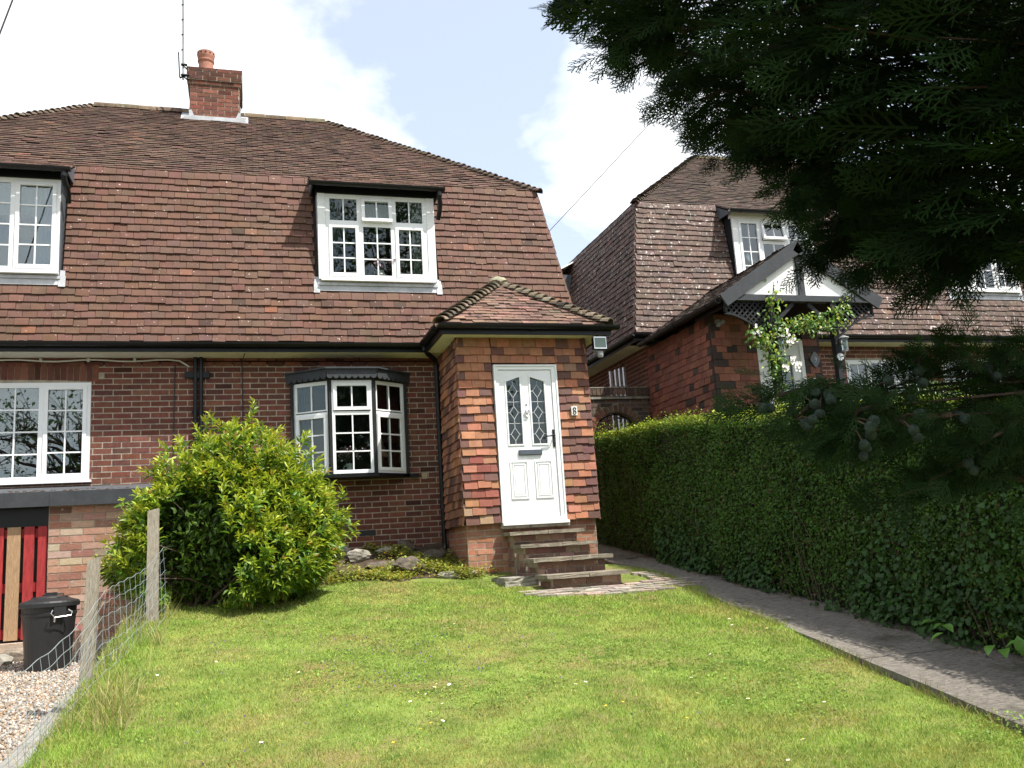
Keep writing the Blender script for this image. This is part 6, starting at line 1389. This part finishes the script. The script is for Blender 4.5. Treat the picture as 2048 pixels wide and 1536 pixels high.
def spray_set(S,scale,leftish):
    n=len(S); trunk=np.array([.75,-11.3,0.]); outw=S-trunk; outw[:,2]*=.25; outw=unitv(outw)
    dr=unitv(outw*.75+leftish*(-CR)*.75+np.array([0,0,-.20])+.36*RS.normal(size=(n,3)))
    nv=unitv(np.array([0,0,.8])-CF*.75+.55*RS.normal(size=(n,3)))
    X,Y,Z=frames(dr,nv); s=scale*(.7+.6*rnd(n)); return S-dr*s[:,None]*.55,X,Y,Z,s
CYM=leafmat('cypress_spray',(.018,.040,.010),.14,.7,.10,.25,4.)
VS=[];FS=[];TN=[];off=0
E1=boughset(BOUGH[:len(edge)],.058,6); E2=boughset(BOUGH[len(edge):],.048,8)
for S,scale,lf in ((SA,.118,1.),(SC,.36,.2),E1,E2):
    if isinstance(scale,np.ndarray):
        dr=scale; sc_=lf; n=len(S); X,Y,Z=frames(dr,-CF*.7+np.array([0,0,.7])+.5*RS.normal(size=(n,3))); pos=S; s=sc_*(.6+.7*rnd(n))
    else: pos,X,Y,Z,s=spray_set(S,scale,lf)
    which=RS.randint(0,5,len(S)); sh_=(.6+.75*rnd(len(S)))
    for w_ in range(5):
        i=np.where(which==w_)[0]; tv,tf=TEMPL[w_]
        v=pos[i][:,None]+(tv[None,:,0:1]*X[i][:,None]+tv[None,:,1:2]*Y[i][:,None]+tv[None,:,2:3]*Z[i][:,None])*s[i][:,None,None]
        f=(tf[None]+np.arange(len(i))[:,None,None]*len(tv)).reshape(-1,3)+off; off+=len(i)*len(tv)
        VS.append(v.reshape(-1,3)); FS.append(f); TN.append(np.repeat(np.repeat(sh_[i][:,None],3,1)*np.array([1,1,1]),len(tf),0))
fastmesh('crown',np.concatenate(VS),np.concatenate(FS),CYM,cy,'stuff',np.concatenate(TN))
b=MB(); b.tube([(.75,-11.3,-1.9),(.76,-11.3,-.5),(.74,-11.32,1.5),(.78,-11.3,3.2),(.8,-11.3,4.5)],[.20,.15,.12,.08,.03],12); b.build('trunk','barkm',cy)
allS=np.concatenate([SA[::16],np.array([m[0] for m in BOUGH]),SC[::22]])
for m in BOUGH: MB().tube([m[0],m[len(m)//2],m[-1]],[.006,.004,.0015],5).build('branch','barkm',cy)
for k,q in enumerate(allS):
    z0=min(max(q[2]-.15+random.gauss(0,.15),-.6),4.0); a=V3((.75,-11.3,z0)); m1=a*.55+q*.45+V3((0,0,.10+random.gauss(0,.04))); m2=a*.25+q*.75+V3((0,0,.07))
    b=MB(); b.tube([a,m1,m2,q],[.016,.008,.0045,.0015],5); b.build('branch','barkm',cy)
# cones in clusters on the lower branch
bm=bmesh.new(); bmesh.ops.create_icosphere(bm,subdivisions=2,radius=1)
for v_ in bm.verts:
    p=v_.co.copy(); k=1+.10*math.sin(p.x*9)*math.sin(p.y*9)*math.sin(p.z*9)*2; v_.co=p*k
cme=bpy.data.meshes.new('cone_piece'); bm.to_mesh(cme); bm.free(); cme.materials.append(M['cone']); cme.polygons.foreach_set('use_smooth',[True]*len(cme.polygons))
crs=np.random.RandomState(4); LB=BOUGH[len(edge):]
for bi,ti,cnt in ((0,.95,3),(1,.15,3),(1,.45,3),(1,.8,2),(1,1.,2),(3,.5,3),(3,.95,3),(8,.6,2),(8,1.,3),(0,.6,2),(2,.9,2),(11,.8,3),(7,.8,2),(4,.9,2)):
    m=LB[bi]; c=m[min(len(m)-1,int(ti*(len(m)-1)))]
    for k in range(cnt):
        q=c-CF*.03+np.array([0,0,-.012])+crs.normal(size=3)*.014; o=bpy.data.objects.new('cone',cme); COL.objects.link(o); o.parent=cy; o.matrix_parent_inverse=Matrix.Translation(-cy.location)
        s=crs.uniform(.0068,.0090); o.matrix_basis=Matrix.Translation(Vector(q))@Matrix.Rotation(crs.uniform(0,6),4,'Z')@Matrix.Rotation(crs.uniform(0,3),4,'X')@Matrix.Diagonal((s,s,s*1.08,1))
        MB().tube([c,(c+q)/2+np.array([0,0,.004]),q],.0012,4).build('cone_stalk','barkm',cy)
# ------------------------------------------------------------------ trees across the road, seen only as reflections in the panes
def tree(name,label,x,y,h,r,nl,bare=False):
    t=thing(name,label,'tree',(x,y,-2)); b=MB(); b.tube([(x,y,-2.2),(x+.1,y,h*.35-2),(x,y+.1,h*.8-2)],[.28,.2,.06],8)
    rs=np.random.RandomState(int(abs(x)*10)); tips=[]
    for k in range(46):
        z=h*rs.uniform(.25,.75)-2; q=V3((x,y,z))+unitv(rs.normal(size=3)*V3((1,1,.6))+V3((0,0,.5)))*r*rs.uniform(.6,1.05); a=V3((x,y,z-.6)); m_=(a+q)/2+rs.normal(size=3)*.3; b.tube([a,m_,q],[.08,.045,.012],5); tips.append(q)
        if bare:
            for j in range(7):
                e=q+unitv(rs.normal(size=3))*rs.uniform(.5,1.3); b.tube([m_+(q-m_)*rs.uniform(.2,1),(m_+e)/2+rs.normal(size=3)*.15,e],[.03,.015,.006],4); tips.append(e)
    b.build('trunk','barkm',t); tips=np.array(tips); i=rs.randint(0,len(tips),nl); p=tips[i]+rs.normal(size=(nl,3))*(.30 if bare else .75)
    X,Y,Z=frames(rs.normal(size=(nl,3)),rs.normal(size=(nl,3))); s=rs.uniform(.10,.2,nl); scatter('crown',FOLD[0],FOLD[1],p,X,Y,Z,s*.7,s,s,leafmat('road_tree_leaf',(.06,.11,.03),.3,.5,.3),t,'stuff',np.repeat(rs.uniform(.6,1.4,nl)[:,None],3,1))
tree('roadside_tree','broad leafy tree across the road mirrored in the dormer panes',3.8,-27,22,5.2,26000)
tree('roadside_tree','tall leafy tree across the road mirrored in the bay window',1.0,-30,9.5,3.8,13000)
tree('roadside_tree','thin branching tree mirrored in the left ground floor window',-8.5,-26,9.5,4.0,2600,True)
for o in bpy.data.objects:
    if o.name.startswith('roadside_tree'): o['group']='trees across the road'
